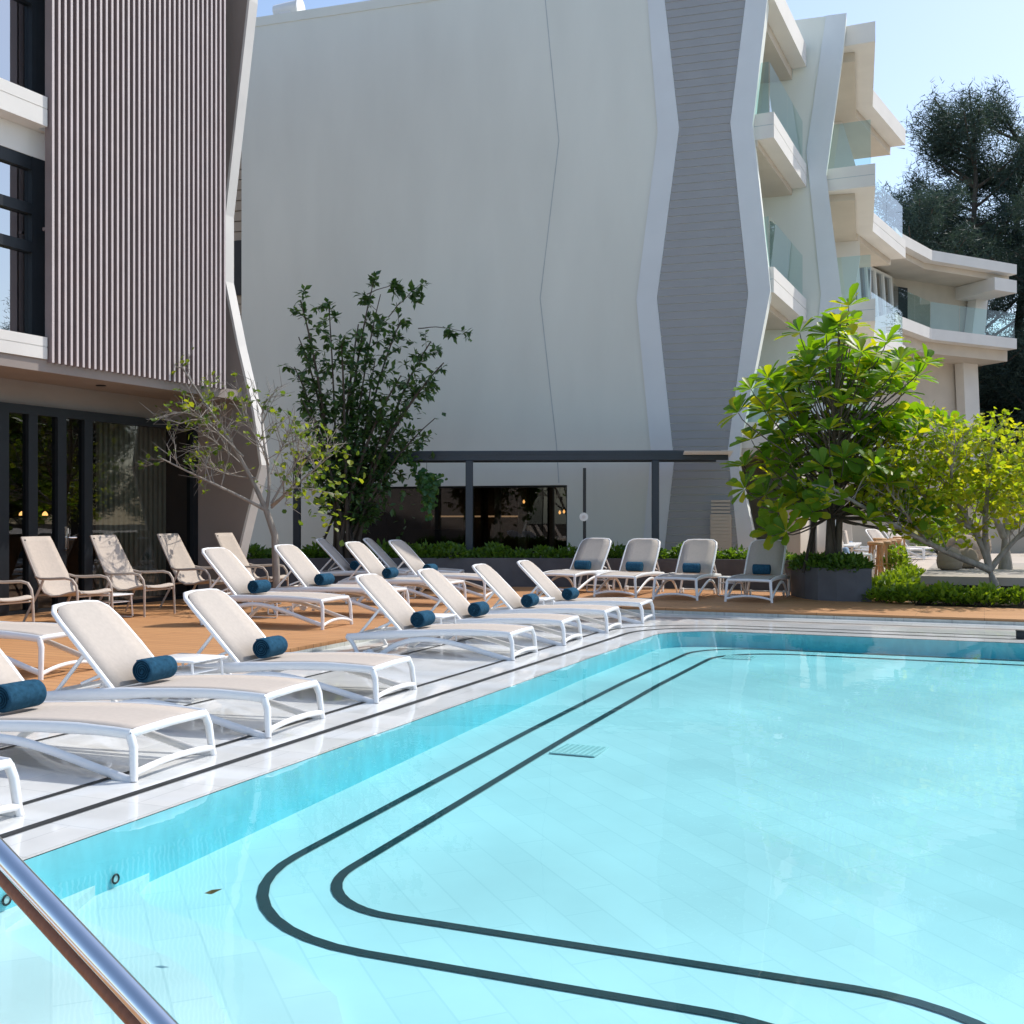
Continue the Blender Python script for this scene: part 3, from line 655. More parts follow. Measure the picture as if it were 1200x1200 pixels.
for k in range(5): wbox(b,uw0+1.1+.75*k,uw0+1.22+.75*k+.1*(k%2),2.4+.2*(k%3),2.6+.2*(k%3),0,2.45)
b.build('bar_column', M['curtain'], HB, 0)
for k in range(9):
    p = wp(uw1-.05-.13*(k%5)-(1.05 if k==8 else 0),1.45+.24*(k//5)+.04*random.random(),-1.4-.1*(k%3)); b = MB(); b.lathe([(.008,.06),(.028,.02),(.03,0),(.012,-.03)],8,p); b.build('bar_lamp', M['lamp_warm'], HB)
# beige return with a black window left of the big wall
b = MB(); z = -.05
while z < TOP-.3:
    b.prism([wp(uL-1.6,z,-.52),wp(uL,z,-.52),wp(uL,z+.24,-.54),wp(uL-1.6,z+.24,-.54)],WALL.w(0,.2)); z += .26
b.build('return_siding', M['beige_siding'], HB, 0)
a0, a1 = W(262,342), W(275,276); b = MB(); b.prism([wp(a0[0],a0[1],-.45),wp(a1[0]-.02,a0[1],-.45),wp(a1[0]-.02,a1[1],-.45),wp(a0[0],a1[1],-.45)],WALL.w(0,.06)); b.build('side_window', M['black'], HB, 0)
b = MB()
for k in range(9): wbox(b,uL-1.9,uL-.02,.36,.44,.02+.27*k,.28+.27*k)
b.build('dark_plank_wall', M['dark_plank'], HB, 0)
# cream louvred cabinet in front of the siding
c0, c1 = W(833,603), W(857.5,660); b = MB(); wbox(b,c0[0],c1[0],-.10,-.022,-.05,c0[1])
for k in range(22): wbox(b,c0[0]+.02,c1[0]-.02,-.115,-.101,.1+.075*k,.15+.075*k)
b.build('louvred_panel', M['cream'], HB, 0)
# roof slab behind the parapet
b = MB(); wbox(b,uL,wu(880),.46,14,12.7,12.95); b.build('roof', M['white_render'], HB, 0)

# --- balcony wing: outline of floor edges in plan (world X,Y)
B1 = [(5.58,24.0),(7.22,27.62)]
B2 = [(8.87,27.5),(10.2,31.86),(12.3,35.2)]
B3 = [(16.5,47.9),(19.06,51.1),(24.2,54.0)]
def inset(p, d): q = WING.w(-d,0); return (p[0]+q.x, p[1]+q.y)
def floorslab(name, line, z0, z1, depth, mat, parent, lip=.0):
    b = MB(); pl = [inset(p,depth) for p in reversed(line)]; b.slab(list(line)+pl, z0, z1); return b.build(name, mat, parent, 0)
def balustrade(line, z, parent, ends=(True,False)):
    b = MB(); ln = [inset(p,.10) for p in line]
    pts = ([inset(line[0],1.7)] if ends[0] else [])+ln+([inset(line[-1],1.7)] if ends[1] else [])
    if ends[0]: pts = [V(pts[0])+V((0,.06))*0]+[V(p) for p in pts[1:]]
    for a, c in zip(pts,pts[1:]):
        a, c = V(a), V(c); d = (c-a); n = max(1,round(d.length/1.6)); nn = V((-d.y,d.x)).normalized()*.007
        for k in range(n):
            p, q = a+d*(k/n)+d.normalized()*.01, a+d*((k+1)/n)-d.normalized()*.01
            b.add([(p.x-nn.x,p.y-nn.y,z),(q.x-nn.x,q.y-nn.y,z),(q.x-nn.x,q.y-nn.y,z+1.08),(p.x-nn.x,p.y-nn.y,z+1.08)],[(0,1,2,3)])
    return b.build('balustrade', M['rail_glass'], parent, 0)
# recessed facade walls
u1 = -6.75
b = MB(); b.slab([WING.w(u1,24.3)[:2],WING.w(u1,37)[:2],WING.w(u1-.3,37)[:2],WING.w(u1-.3,24.3)[:2]], 0, 12.4); 
b.build('facade_wall', M['plaster'], HB, 0)
b = MB()
for z in (.1,3.7,6.95,10.2):
    for v in (25.3,29.2): b.slab([WING.w(u1+.02,v)[:2],WING.w(u1+.02,v+2.2)[:2],WING.w(u1-.1,v+2.2)[:2],WING.w(u1-.1,v)[:2]], z, z+2.1)
b.build('balcony_door', M['dark_frame'], HB, 0)
for z in (3.4,6.7,10.0):
    floorslab('balcony', B1, z-.55, z-.27, 2.2, M['white_render'], HB); b = MB(); b.slab([inset(p,.015) for p in B1]+[inset(p,2.2) for p in reversed(B1)], z-.27, z-.255); b.build('slab_joint', M['seam'], HB, 0)
    floorslab('balcony', B1, z-.255, z, 2.2, M['white_render'], HB); 
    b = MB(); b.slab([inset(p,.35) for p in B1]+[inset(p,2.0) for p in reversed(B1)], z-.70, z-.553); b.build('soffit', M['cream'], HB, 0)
    balustrade(B1, z, HB)
for z in (3.4,6.7,10.0):
    floorslab('balcony', B2, z-.55, z-.27, 3.6, M['white_render'], HB); floorslab('balcony', B2, z-.255, z, 3.6, M['white_render'], HB)
    b = MB(); b.slab([inset(p,.015) for p in B2]+[inset(p,3.6) for p in reversed(B2)], z-.27, z-.255); b.build('slab_joint', M['seam'], HB, 0)
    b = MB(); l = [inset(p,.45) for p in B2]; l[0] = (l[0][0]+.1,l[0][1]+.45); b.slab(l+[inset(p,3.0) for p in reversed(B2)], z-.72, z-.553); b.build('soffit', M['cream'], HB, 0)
    balustrade(B2, z, HB)
floorslab('roof', B1, 12.40, 12.92, 2.4, M['white_render'], HB)
b = MB(); b.slab([inset(p,.35) for p in B1]+[inset(p,2.2) for p in reversed(B1)], 12.15, 12.397); b.build('soffit', M['cream'], HB, 0)
floorslab('roof', B2, 12.98, 13.47, 3.8, M['white_render'], HB)
b = MB(); l = [inset(p,.45) for p in B2]; l[0] = (l[0][0]+.1,l[0][1]+.45); b.slab(l+[inset(p,3.4) for p in reversed(B2)], 12.74, 12.977); b.build('soffit', M['cream'], HB, 0)
# second blade wall with zigzag edge between the two bays
D2 = WALL.uv((7.25,27.7))[1]
def W2(px,py): p = onplane(px,py,wn,D2); return WALL.uv(p)[0], p.z
r2 = [W2(992,28),W2(988.5,55),W2(968,204),W2(986,345),W2(972,500),W2(990,640)]; l2 = [W2(968,31),W2(945,178),W2(962,345),W2(948,500),W2(960,640)]
r2 = [(r2[0][0],13.62)]+r2[1:-1]+[(r2[-1][0],-.05)]; l2 = [(l2[0][0],13.62)]+l2[1:-1]+[(l2[-1][0],-.05)]
b = MB(); b.prism([WALL.w(r2[0][0]-3.6,D2,13.62)]+[WALL.w(u,D2,z) for u,z in r2]+[WALL.w(r2[0][0]-3.6,D2,-.05)], WALL.w(0,.35)); b.build('blade_wall', M['plaster'], HB, 0)
b = MB(); zz = sorted({round(z,4) for _,z in r2}|{round(z,4) for _,z in l2}, reverse=True)
for za, zb in zip(zz,zz[1:]): b.prism([WALL.w(interp(l2,za),D2-.03,za),WALL.w(interp(r2,za)+.004,D2-.03,za),WALL.w(interp(r2,zb)+.004,D2-.03,zb),WALL.w(interp(l2,zb),D2-.03,zb)], WALL.w(0,.027))
b.build('zigzag_band', M['band'], HB, 0)
# third blade inside bay two and back wall of bay two
b = MB(); D3 = WALL.uv((9.5,32.4))[1]
def W3(px,py): p = onplane(px,py,wn,D3); return WALL.uv(p)[0], p.z
r3 = [W3(985,115),W3(1004,198),W3(1008,300),W3(990,420),W3(1000,640)]; r3 = [(r3[0][0],12.9)]+r3[1:-1]+[(r3[-1][0],-.05)]
b.prism([WALL.w(r3[0][0]-3,D3,12.9)]+[WALL.w(u,D3,z) for u,z in r3]+[WALL.w(r3[0][0]-3,D3,-.05)], WALL.w(0,.3)); b.build('blade_wall', M['white_render'], HB, 0)
b = MB(); b.slab([(10.6,36.0),(7.0,29.5),(6.7,29.7),(10.3,36.2)], -.05, 12.7); b.build('facade_wall', M['cream'], HB, 0)

# --- far curved wing
CW = thing('curved_wing','low far hotel wing with curved white roof edge and glass balcony','building')
BM = [(16.0,47.0)]+B3
def inset3(p, d, a=20): q = V((-math.sin(R(a)), math.cos(R(a))))*d; return (p[0]+q.x, p[1]+q.y)
def slab3(name, z0, z1, d0, d1, mat, line=BM):
    b = MB(); b.slab([inset3(p,d0) for p in line]+[inset3(p,d1) for p in reversed(line)], z0, z1); return b.build(name, mat, CW, 0)
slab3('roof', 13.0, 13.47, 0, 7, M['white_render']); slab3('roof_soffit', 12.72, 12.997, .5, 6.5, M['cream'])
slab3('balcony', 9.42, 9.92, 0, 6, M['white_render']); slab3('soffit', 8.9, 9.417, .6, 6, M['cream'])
b = MB()
ln = [inset3(p,.12) for p in BM]
for a, c in zip(ln,ln[1:]):
    a, c = V(a), V(c); n = max(1,round((c-a).length/1.7))
    for k in range(n):
        p, q = a.lerp(c,k/n), a.lerp(c,(k+1)/n); e = (q-p).normalized()*.012; p, q = p+e, q-e
        b.add([(p.x,p.y,9.92),(q.x,q.y,9.92),(q.x,q.y,11.15),(p.x,p.y,11.15)],[(0,1,2,3)])
b.build('balustrade', M['rail_glass'], CW, 0)
slab3('facade_wall', -.05, 12.9, 2.6, 5.2, M['cream'])
n3 = (math.sin(R(50)),-math.cos(R(50)))
wl = inset3(B3[0],3.55); w2 = inset3(B3[1],3.55)
# slanting window group
b = MB(); gl = MB(); A0, A1 = V(inset3(BM[0],2.5)), V(inset3(B3[1],2.4))
def lp(f, z): q = A0.lerp(A1, f); return V((q.x,q.y,z))
fs = [-.05,.15,.36,.57,.78]
nr = V((A1.y-A0.y, -(A1.x-A0.x))).normalized(); nv = V((nr.x,nr.y,0))
for f in fs: b.prism([lp(f-.02,12.45),lp(f+.02,12.45),lp(f+.12,9.92),lp(f+.08,9.92)], nv*.12)
b.prism([lp(fs[0]-.02,12.45),lp(fs[-1]+.02,12.45),lp(fs[-1]+.02,12.56),lp(fs[0]-.02,12.56)], nv*.12)
wn3 = b.build('window_group', M['white_render'], CW, 0)
gl.prism([lp(fs[0],12.44),lp(fs[-1],12.44),lp(fs[-1]+.1,9.93),lp(fs[0]+.1,9.93)], nv*.03); gl.build('pane', M['window_glass'], wn3, 0)
C0, C1 = V(inset3(B3[1],2.5)), V(inset3(B3[2],2.5)); nr2 = V((C1.y-C0.y,-(C1.x-C0.x))).normalized(); nv2 = V((nr2.x,nr2.y,0))
def lq(f,z): q = C0.lerp(C1,f); return V((q.x,q.y,z))
b = MB(); b.prism([lq(-.02,9.93),lq(.13,9.93),lq(.13,12.3),lq(-.02,12.3)], nv2*.04); b.build('balcony_door', M['dark_frame'], CW, 0)
b = MB(); b.prism([lq(.80,9.92),lq(.96,9.92),lq(1.02,12.7),lq(.88,12.7)], nv2*.5); b.prism([lq(.80,-.05),lq(.98,-.05),lq(.88,8.9),lq(.70,8.9)], nv2*.5); b.build('slanted_column', M['white_render'], CW, 0)
b = MB(); b.slab([inset3(B3[2],0),inset3(B3[2],3),(inset3(B3[2],3)[0]-1.4,inset3(B3[2],3)[1]-.8),(B3[2][0]-1.4,B3[2][1]-.8)],12.1,12.70); b.build('roof_drop', M['white_render'], CW, 0)
b = MB()
for k in range(9):
    p = V(B3[2])+ (V(B3[1])-V(B3[2]))*(.04+.055*k); q = V(inset3(p,.8)); b.slab([(q.x,q.y),(q.x+.12,q.y+.07),(q.x+.12-1.2,q.y+1.2),(q.x-1.2,q.y+1.13)],13.472,13.62)
b.build('roof_fin', M['white_plastic'], CW, 0)
# roof cowl on the big wall
p = wp(wu(329),TOP+.20,-.35); t = thing('roof_vent','white rounded vent cowl on the roof edge of the blank wall','vent',p,WALL.ang)
b = MB(); b.tube([(-.33,0,.09),(.34,0,.12)], [.17,.19], 16); b.build('duct', M['white_plastic'], t); b = MB(); b.tube([(.32,0,.12),(.36,0,.12)], .235, 18); b.box((0,0,-.05),(.3,.3,.2)); b.build('hood', M['white_plastic'], t)

# ------------------------------------------------------------------ pergola, posts
PD = WALL.uv((0,22.9))[1]+.2
pn = (math.sin(R(3)), math.cos(R(3))); pd = 22.7
def pg(px,py): return onplane(px,py,pn,pd)
t = thing('pergola','low slate grey pergola running along the blank wall above the window','pergola')
a = pg(345,529); c = pg(853,531.5); zt, zb = 2.69, 2.50
bx = V((c.x-a.x,c.y-a.y,0)); bl = bx.length; bx.normalize(); by = V((-bx.y,bx.x,0)); rot = Matrix((( bx.x,by.x,0),(bx.y,by.y,0),(0,0,1)))
b = MB(); mid = (a+c)/2; b.box((mid.x,mid.y,(zt+zb)/2),(bl,.10,zt-zb),rot,.008); b.box((mid.x,mid.y-.055,(zt+zb)/2+.04),(bl,.012,.03),rot); b.build('front_beam', M['pergola'], t, 0)
b = MB(); q = mid+by*1.15; b.box((q.x,q.y,zt-.10),(bl*.98,.08,.14),rot,.006); b.build('rear_beam', M['pergola'], t, 0)
b = MB(); n = 30
for k in range(n):
    q = a+bx*(bl*(k+.5)/n)+by*.60; b.box((q.x,q.y,zt-.06),(.05,1.06,.09),rot)
q = mid+by*.6; b.box((q.x,q.y,zt+.004),(bl*.97,1.2,.012),rot); b.build('roof_slats', M['pergola'], t, 0)
b = MB(); 
for k in range(5):
    q = c-bx*.42+by*(-.32+.11*k)+V((0,0,-.02)); b.box((q.x,q.y,zt-.03-.022*k),(.95,.095,.02),rot)
b.build('side_panel', M['sill'], t, 0)
for px in (348,550,768):
    q = pg(px,600); b = MB(); b.box((q.x,q.y,zb/2),(.145,.12,zb),rot,.01); b.build('post', M['pergola'], t, 0)
q = onplane(685,640,pn,22.3); t = thing('garden_post','slim black post with a round white disc in front of the pale wall','post',(q.x,q.y,0))
b = MB(); b.box((0,0,1.165),(.06,.06,2.33),None,.006); b.build('pole', M['black'], t, 0)
b = MB(); b.tube([(-.02,-.035,1.365),(-.02,-.075,1.365)],.085,20); b.build('disc', M['white_plastic'], t); b = MB(); b.tube([(-.02,-.075,1.365),(-.02,-.088,1.365)],.035,16); b.build('knob', M['sill'], t)

# ------------------------------------------------------------------ planters
t = thing('long_planter','long dark grey planter wall behind the far loungers','planter')
line = [(-6.2,20.9),(-5.2,21.6),(-4.0,21.9),(-2.0,22.0),(0,22.0),(2.0,21.8),(4.0,21.3),(5.45,20.6)]
bkl = [(p[0]*1.02,p[1]+1.25) for p in reversed(line)]
def ring(b, poly, w, z0, z1):
    n = len(poly); c = V((sum(p[0] for p in poly)/n, sum(p[1] for p in poly)/n))
    ins = []
    for i in range(n):
        p0, p1, p2 = V(poly[i-1]), V(poly[i]), V(poly[(i+1)%n])
        d = (p2-p0).normalized(); nrm = V((-d.y,d.x)); 
        ins.append(p1+nrm*w)
    for i in range(n):
        j = (i+1)%n; b.slab([poly[i],poly[j],tuple(ins[j]),tuple(ins[i])], z0, z1)
    return ins
b = MB(); ins = ring(b, line+bkl, .10, -.01, .56); b.build('wall', M['planter'], t, 30)
b = MB(); b.slab([tuple(p) for p in ins], .35, .47); b.build('earth', M['soil'], t, 0)
t2 = thing('round_planter','dark grey concrete planter with a curved front under the big leaved tree','planter')
line2 = [(4.88,18.75),(5.0,18.42),(5.25,18.22),(5.55,18.12),(5.78,18.10),(5.80,19.6),(5.2,19.75),(4.85,19.6)]
b = MB(); ins2 = ring(b, line2, .09, -.01, .53); b.build('wall', M['planter'], t2, 30)
b = MB(); b.slab([tuple(p) for p in ins2], .33, .45); b.build('earth', M['soil'], t2, 0)

# ------------------------------------------------------------------ foliage tools
def rv(): 
    while True:
        v = V((random.uniform(-1,1),random.uniform(-1,1),random.uniform(-1,1)))
        if .05 < v.length < 1: return v.normalized()
def leaf4(b, p, d, L, w, n=None, fold=.25):
    d = d.normalized(); s = d.cross(n if n is not None else rv())
    if s.length < 1e-4: s = d.orthogonal()
    s.normalize(); nn = s.cross(d)
    m = p+d*L*.5
    b.add([p, m+s*w+nn*w*fold, p+d*L, m-s*w+nn*w*fold, m], [(0,4,1),(4,2,1),(0,3,4),(4,3,2)])
def leaf_round(b, p, d, L, n=None):
    d = d.normalized(); s = d.cross(n if n is not None else rv()); s = s.normalized() if s.length>1e-4 else d.orthogonal(); nn = s.cross(d)
    w = L*.5
    b.add([p, p+d*L*.25+s*w*.85+nn*.1*L, p+d*L*.65+s*w*.9+nn*.12*L, p+d*L, p+d*L*.65-s*w*.9+nn*.12*L, p+d*L*.25-s*w*.85+nn*.1*L, p+d*L*.5], [(0,6,1),(1,6,2),(2,6,3),(3,6,4),(4,6,5),(5,6,0)])
def leaf_big(b, p, d, L, w, up):
    d = d.normalized(); s = d.cross(up); s = s.normalized() if s.length>1e-4 else d.orthogonal().normalized(); nn = s.cross(d).normalized()
    if nn.z < 0: nn = -nn
    def c(f): return p+d*L*f-nn*L*(.10*f*f)
    f = [0,.35,.70,.90,1.0]; ww = [.08,.55,1.0,.8,0]
    vs = []
    for ff, k in zip(f,ww):
        vs += [c(ff)+s*w*k+nn*w*.30*k, c(ff), c(ff)-s*w*k+nn*w*.30*k]
    fs = []
    for i in range(4):
        a = i*3; fs += [(a,a+1,a+4,a+3),(a+1,a+2,a+5,a+4)]
    b.add(vs, fs)
def limb_pts(base, tip, sag=0.0, wob=.08, n=7):
    base, tip = V(base), V(tip); out = []; L = (tip-base).length
    for i in range(n+1):
        f = i/n; p = base.lerp(tip,f); p += V((random.uniform(-1,1),random.uniform(-1,1),random.uniform(-.5,.5)))*wob*L*math.sin(f*math.pi)*.5
        p.z += sag*L*math.sin(f*math.pi); out.append(p)
    return out
def along(pts, f):
    x = f*(len(pts)-1); i = min(int(x),len(pts)-2); return pts[i].lerp(pts[i+1],x-i), (pts[i+1]-pts[i]).normalized()

# --- dark tree in the planter
def Pt(px,py,Y): return V(((px-CX)/FOC*Y, Y, EYE+(HOR-py)/FOC*Y))
Y0 = 22.55
t = thing('dark_leaved_tree','tall dark green many stemmed tree in front of the blank wall, in shade','tree', (0,0,0))
wd = MB(); lf = MB(); base = Pt(402,650,Y0); base.z = .4
tips = [(352,352),(345,430),(385,355),(420,380),(436,338),(446,345),(470,375),(400,330+70),(505,400),(520,425),(495,455),(510,490),(470,440),(355,470),(375,500),(410,450),(450,500),(480,520),(430,540),(395,530),(360,540),(440,420),(465,550),(350,395)]
twigs = []
for k,(px,py) in enumerate(tips):
    bb = base+V((random.uniform(-.22,.25),random.uniform(-.18,.18),0)); tp = Pt(px,py,Y0+random.uniform(-.7,.6)); 
    midp = V((bb.x+(tp.x-bb.x)*.22, bb.y+(tp.y-bb.y)*.2, bb.z+(tp.z-bb.z)*.45)); midp.x += random.uniform(-.05,.05)
    pts = bezier([bb,midp,V((bb.x+(tp.x-bb.x)*.6,bb.y+(tp.y-bb.y)*.6,bb.z+(tp.z-bb.z)*.8)),tp],9)
    r0 = random.uniform(.025,.05); wd.tube(pts, [r0*(1-.8*i/9)+.004 for i in range(10)], 6)
    hgt = (tp.z-bb.z)
    nt_ = int(10+hgt*3.2)
    for _ in range(nt_):
        f = random.uniform(.18,1.0); p, d = along(pts,f)
        if p.z < 1.1: continue
        dd = (d*.4+rv()*.9+V((0,0,.2))).normalized(); L = random.uniform(.18,.5); q = p+dd*L+V((0,0,-.03))
        wd.tube([p,p.lerp(q,.5)+V((0,0,.02)),q],[.006,.005,.003],4); twigs.append((p,q,dd))
for (a_,c_) in (((490,385),(541,388)),((455,372),(494,332)),((430,345),(470,333))):
    pts = limb_pts(Pt(*a_,Y0),Pt(*c_,Y0-.1),.05,.05); wd.tube(pts,[.012-.001*i for i in range(8)],5)
    for _ in range(7): p, d = along(pts,random.uniform(.65,1)); twigs.append((p,p+rv()*.15+V((.08,0,-.05)),d))
for (p,q,dd) in twigs:
    for _ in range(random.randint(8,14)):
        pp = p.lerp(q,random.uniform(.3,1.05)); leaf4(lf, pp, (dd*.5+rv()+V((0,0,-.35))), random.uniform(.11,.21), random.uniform(.032,.055), V((0,0,1))+rv()*.6)
# dense lower skirt
for _ in range(650):
    c = Pt(random.gauss(430,30),random.gauss(520,45),Y0+random.uniform(-.5,.4)); leaf4(lf, c, rv()+V((0,0,-.3)), random.uniform(.11,.20), .05, V((0,0,1))+rv()*.6)
wd.build('trunk', M['dark_bark'], t, 60, False); lf.build('crown', M['leaf_dark'], t, 0, False)
def stakes(name, lab, c, spread, h, mat, n=3, z0=.44):
    t = thing(name, lab, 'tree stakes', (c[0],c[1],z0)); 
    for k in range(n):
        a = 2*math.pi*k/n+.5; b = MB(); b.tube([(spread*math.cos(a),spread*math.sin(a)*.6,0),(.10*math.cos(a),.10*math.sin(a),h)], .026, 7); b.build('stake', mat, t)
    b = MB(); b.box((0,-.12,h*.86),(.6,.035,.05)); b.box((0,.12,h*.86),(.6,.035,.05)); b.build('cross_tie', mat, t)
    return t
stakes('tree_support','dark timber stakes tied round the dark leaved tree',(base.x,base.y),.62,1.15,M['stake'],4)

# --- sparse light tree at the left
t = thing('sparse_tree','slender half bare tree with pale bark and few yellow green leaves','tree')
wd = MB(); lf = MB(); Y1 = 17.35
base = Pt(325,660,Y1); base.z = .02; fork = Pt(312,598,Y1)
main = [([fork,Pt(290,545,Y1+.1),Pt(262,505,Y1),Pt(235,465,Y1-.2),Pt(212,428,Y1-.3)],.05),([fork,Pt(270,575,Y1-.2),Pt(225,556,Y1-.5),Pt(185,535,Y1-.7)],.036),([fork,Pt(320,560,Y1),Pt(315,540,Y1+.1),Pt(300,500,Y1+.3),Pt(310,470,Y1+.3)],.035),
 ([Pt(318,590,Y1),Pt(340,550,Y1+.1),Pt(355,530,Y1+.1),Pt(372,505,Y1+.1)],.025),([Pt(318,595,Y1),Pt(345,570,Y1-.3),Pt(375,545,Y1-.4),Pt(388,532,Y1-.4)],.022),([Pt(300,565,Y1),Pt(275,530,Y1+.3),Pt(240,510,Y1+.4),Pt(222,500,Y1+.4)],.022),
 ([Pt(318,592,Y1),Pt(335,580,Y1-.5),Pt(350,560,Y1-.8)],.02),([Pt(300,560,Y1),Pt(260,560,Y1+.3),Pt(232,540,Y1+.5)],.018),([Pt(285,535,Y1),Pt(250,500,Y1-.4),Pt(222,478,Y1-.6)],.018),([Pt(262,505,Y1),Pt(240,490,Y1+.3),Pt(215,480,Y1+.3)],.014),([Pt(318,555,Y1),Pt(330,520,Y1+.3),Pt(345,500,Y1+.4)],.016),([Pt(315,545,Y1),Pt(305,515,Y1-.4),Pt(285,490,Y1-.5)],.014)]
wd.tube([base,Pt(322,628,Y1),fork],[.062,.054,.047],8)
for pts, r in main:
    pts = [V(p) for p in pts]; n = 5; sm = bezier(pts,8); wd.tube(sm,[r*.78*(1-.75*i/8)+.003 for i in range(9)],6)
    for _ in range(12):
        f = random.uniform(.35,1); p, d = along(sm,f); dd = (d*.6+rv()*.8+V((0,0,.25))).normalized(); L = random.uniform(.25,.65); q = p+dd*L; m_ = p.lerp(q,.5)+rv()*.04
        wd.tube([p,m_,q],[.008,.006,.003],4)
        for _ in range(4):
            p2 = p.lerp(q,random.uniform(.4,1)); q2 = p2+(dd+rv()*.8).normalized()*random.uniform(.12,.4); wd.tube([p2,q2],[.005,.0025],3)
            if random.random() < .40:
                for _ in range(random.randint(1,4)): leaf_round(lf, p2.lerp(q2,random.uniform(.5,1)), rv()+V((0,0,-.2)), random.uniform(.05,.10), V((0,0,1))+rv()*.7)
    for _ in range(7):
        leaf_round(lf, sm[-1]+rv()*random.uniform(.02,.22), rv(), random.uniform(.06,.11), V((0,0,1))+rv()*.7)
for _ in range(140):
    c = Pt(random.gauss(376,20),random.gauss(568,26),Y1+random.uniform(-.3,.7)); leaf_round(lf, c, rv(), random.uniform(.08,.13), V((0,0,1))+rv()*.6)
wd.build('trunk', M['bark'], t, 60, False); lf.build('crown', M['leaf_sparse'], t, 0, False)

# --- big leaved tree
t = thing('big_leaved_tree','bright green tree with rosettes of large leathery leaves in the round planter','tree')
wd = MB(); lf = MB(); Y2 = 18.75; base = Pt(972,655,Y2); base.z = .4
top = Pt(985,372,Y2); trunk = limb_pts(base,top,0,.02,9); wd.tube(trunk,[.10,.085,.07,.055,.042,.032,.025,.02,.016,.012],8)
wd.tube([base+V((.12,0,0)),Pt(984,600,Y2),Pt(980,540,Y2+.1)],[.07,.055,.03],7)
ros = [(990,362),(985,385),(940,388),(965,395),(995,400),(1010,415),(905,440),(885,455),(915,460),(945,425),(975,430),(1005,440),(1035,405),(1055,420),(1045,440),(1070,440),(1085,430),(1060,460),(870,480),(895,485),(925,480),(955,470),(985,470),(1015,470),(1030,490),(885,515),(915,510),(945,510),(975,505),(1005,505),(1040,510),(875,545),(900,545),(930,540),(960,545),(990,535),(1025,540),(1055,520),(1095,495),(1110,500),(1075,505),(870,570),(900,575),(935,575),(965,580),(1000,570),(1035,570),(1060,560),(912,600),(925,620),(905,620),(950,600),(1025,600),(1015,610),(1060,590),(1080,600),(1100,600),(1050,610),(1065,620),(985,555),(950,450),(1020,455)]
rosc = []
for (px,py) in ros: rosc.append(Pt(px+random.uniform(-5,5),py+random.uniform(-5,5),Y2-1.0+random.uniform(-.3,.9)+.0015*abs(px-985)*3))
for (px,py) in ros+ros[::2]+ros[1::3]: rosc.append(Pt(985+(px-985)*.72+random.uniform(-10,10),480+(py-480)*.78+random.uniform(-10,10),Y2+random.uniform(.3,1.5)))
for c in rosc:
    f = max(.25,min(.95,(c.z-.9-base.z)/(top.z-base.z))); p, d = along(trunk,f*.9)
    pts = bezier([p, p+(c-p)*.5+V((0,0,-.12)), c-V((0,0,.15)), c],6); wd.tube(pts,[.018-.002*i for i in range(7)],5)
    ax = ((c-V((top.x,Y2+.2,2.4)))*.35+V((0,-.15,1))+rv()*.25).normalized(); n = random.randint(11,15); s0 = ax.orthogonal().normalized(); s1 = ax.cross(s0)
    for k in range(n):
        a = k*2.4+random.uniform(-.2,.2); el = random.uniform(.55,1.1) if k > n*.55 else random.uniform(-.05,.55)
        d = (s0*math.cos(a)+s1*math.sin(a))*math.cos(el)+ax*math.sin(el); L = random.uniform(.28,.42)*(1.0 if k<n*.7 else .75)
        leaf_big(lf, c+d*.02, d, L, L*.23, ax)
wd.build('trunk', M['dark_bark'], t, 60, False); lf.build('crown', M['leaf_big'], t, 60, False)
stakes('tree_support','dark stakes propping the big leaved tree in the round planter',(base.x-.1,base.y),.42,1.25,M['stake'],4)

# --- yellow green spreading trees at the right
def spread_tree(name, label, Yb, segs, crown, nleaf, base_r, seed):
    random.seed(seed)
    t = thing(name,label,'tree'); wd = MB(); lf = MB()
    allp = []
    for pts, r in segs:
        p3 = [V(p) for p in pts]; sm = bezier(p3,8) if len(p3)>2 else limb_pts(p3[0],p3[1],0,.03,8); wd.tube(sm,[r*(1-.7*i/8)+.004 for i in range(9)],7)
        if r < base_r*.9:
            for _ in range(16):
                p, d = along(sm,random.uniform(.3,1)); dd = (d*.5+rv()*.8+V((0,0,.5))).normalized(); L = random.uniform(.3,.8); q = p+dd*L; wd.tube([p,p.lerp(q,.5)+rv()*.05,q],[.012,.008,.004],4)
                for _ in range(3):
                    p2 = p.lerp(q,random.uniform(.4,1)); q2 = p2+(dd+rv()*.9+V((0,0,.3))).normalized()*random.uniform(.15,.45); wd.tube([p2,q2],[.005,.0025],3); allp.append((p2,q2))
    for (p2,q2) in allp:
        for _ in range(random.randint(2,6)): leaf_round(lf, p2.lerp(q2,random.uniform(.4,1.1)), rv(), random.uniform(.06,.12), V((0,0,1))+rv()*.7)
    (cx,cz,rx,ry,rz) = crown
    k = 0
    while k < nleaf:
        a = V((random.gauss(0,.5),random.gauss(0,.5),random.gauss(0,.5)))
        if a.length > 1.15: continue
        c = V((cx+a.x*rx, Yb+a.y*ry, cz+a.z*rz)); 
        m_ = random.randint(3,8); k += m_
        for _ in range(m_): leaf_round(lf, c+rv()*random.uniform(.02,.18), rv(), random.uniform(.06,.115), V((0,0,1))+rv()*.7)
    wd.build('trunk', M['bark'], t, 60, False); lf.build('crown', M['leaf_lime'], t, 0, False)
    return t
Y3 = 18.35
B = Pt(1169,706,Y3); B.z = -.01; K = Pt(1160,668,Y3)
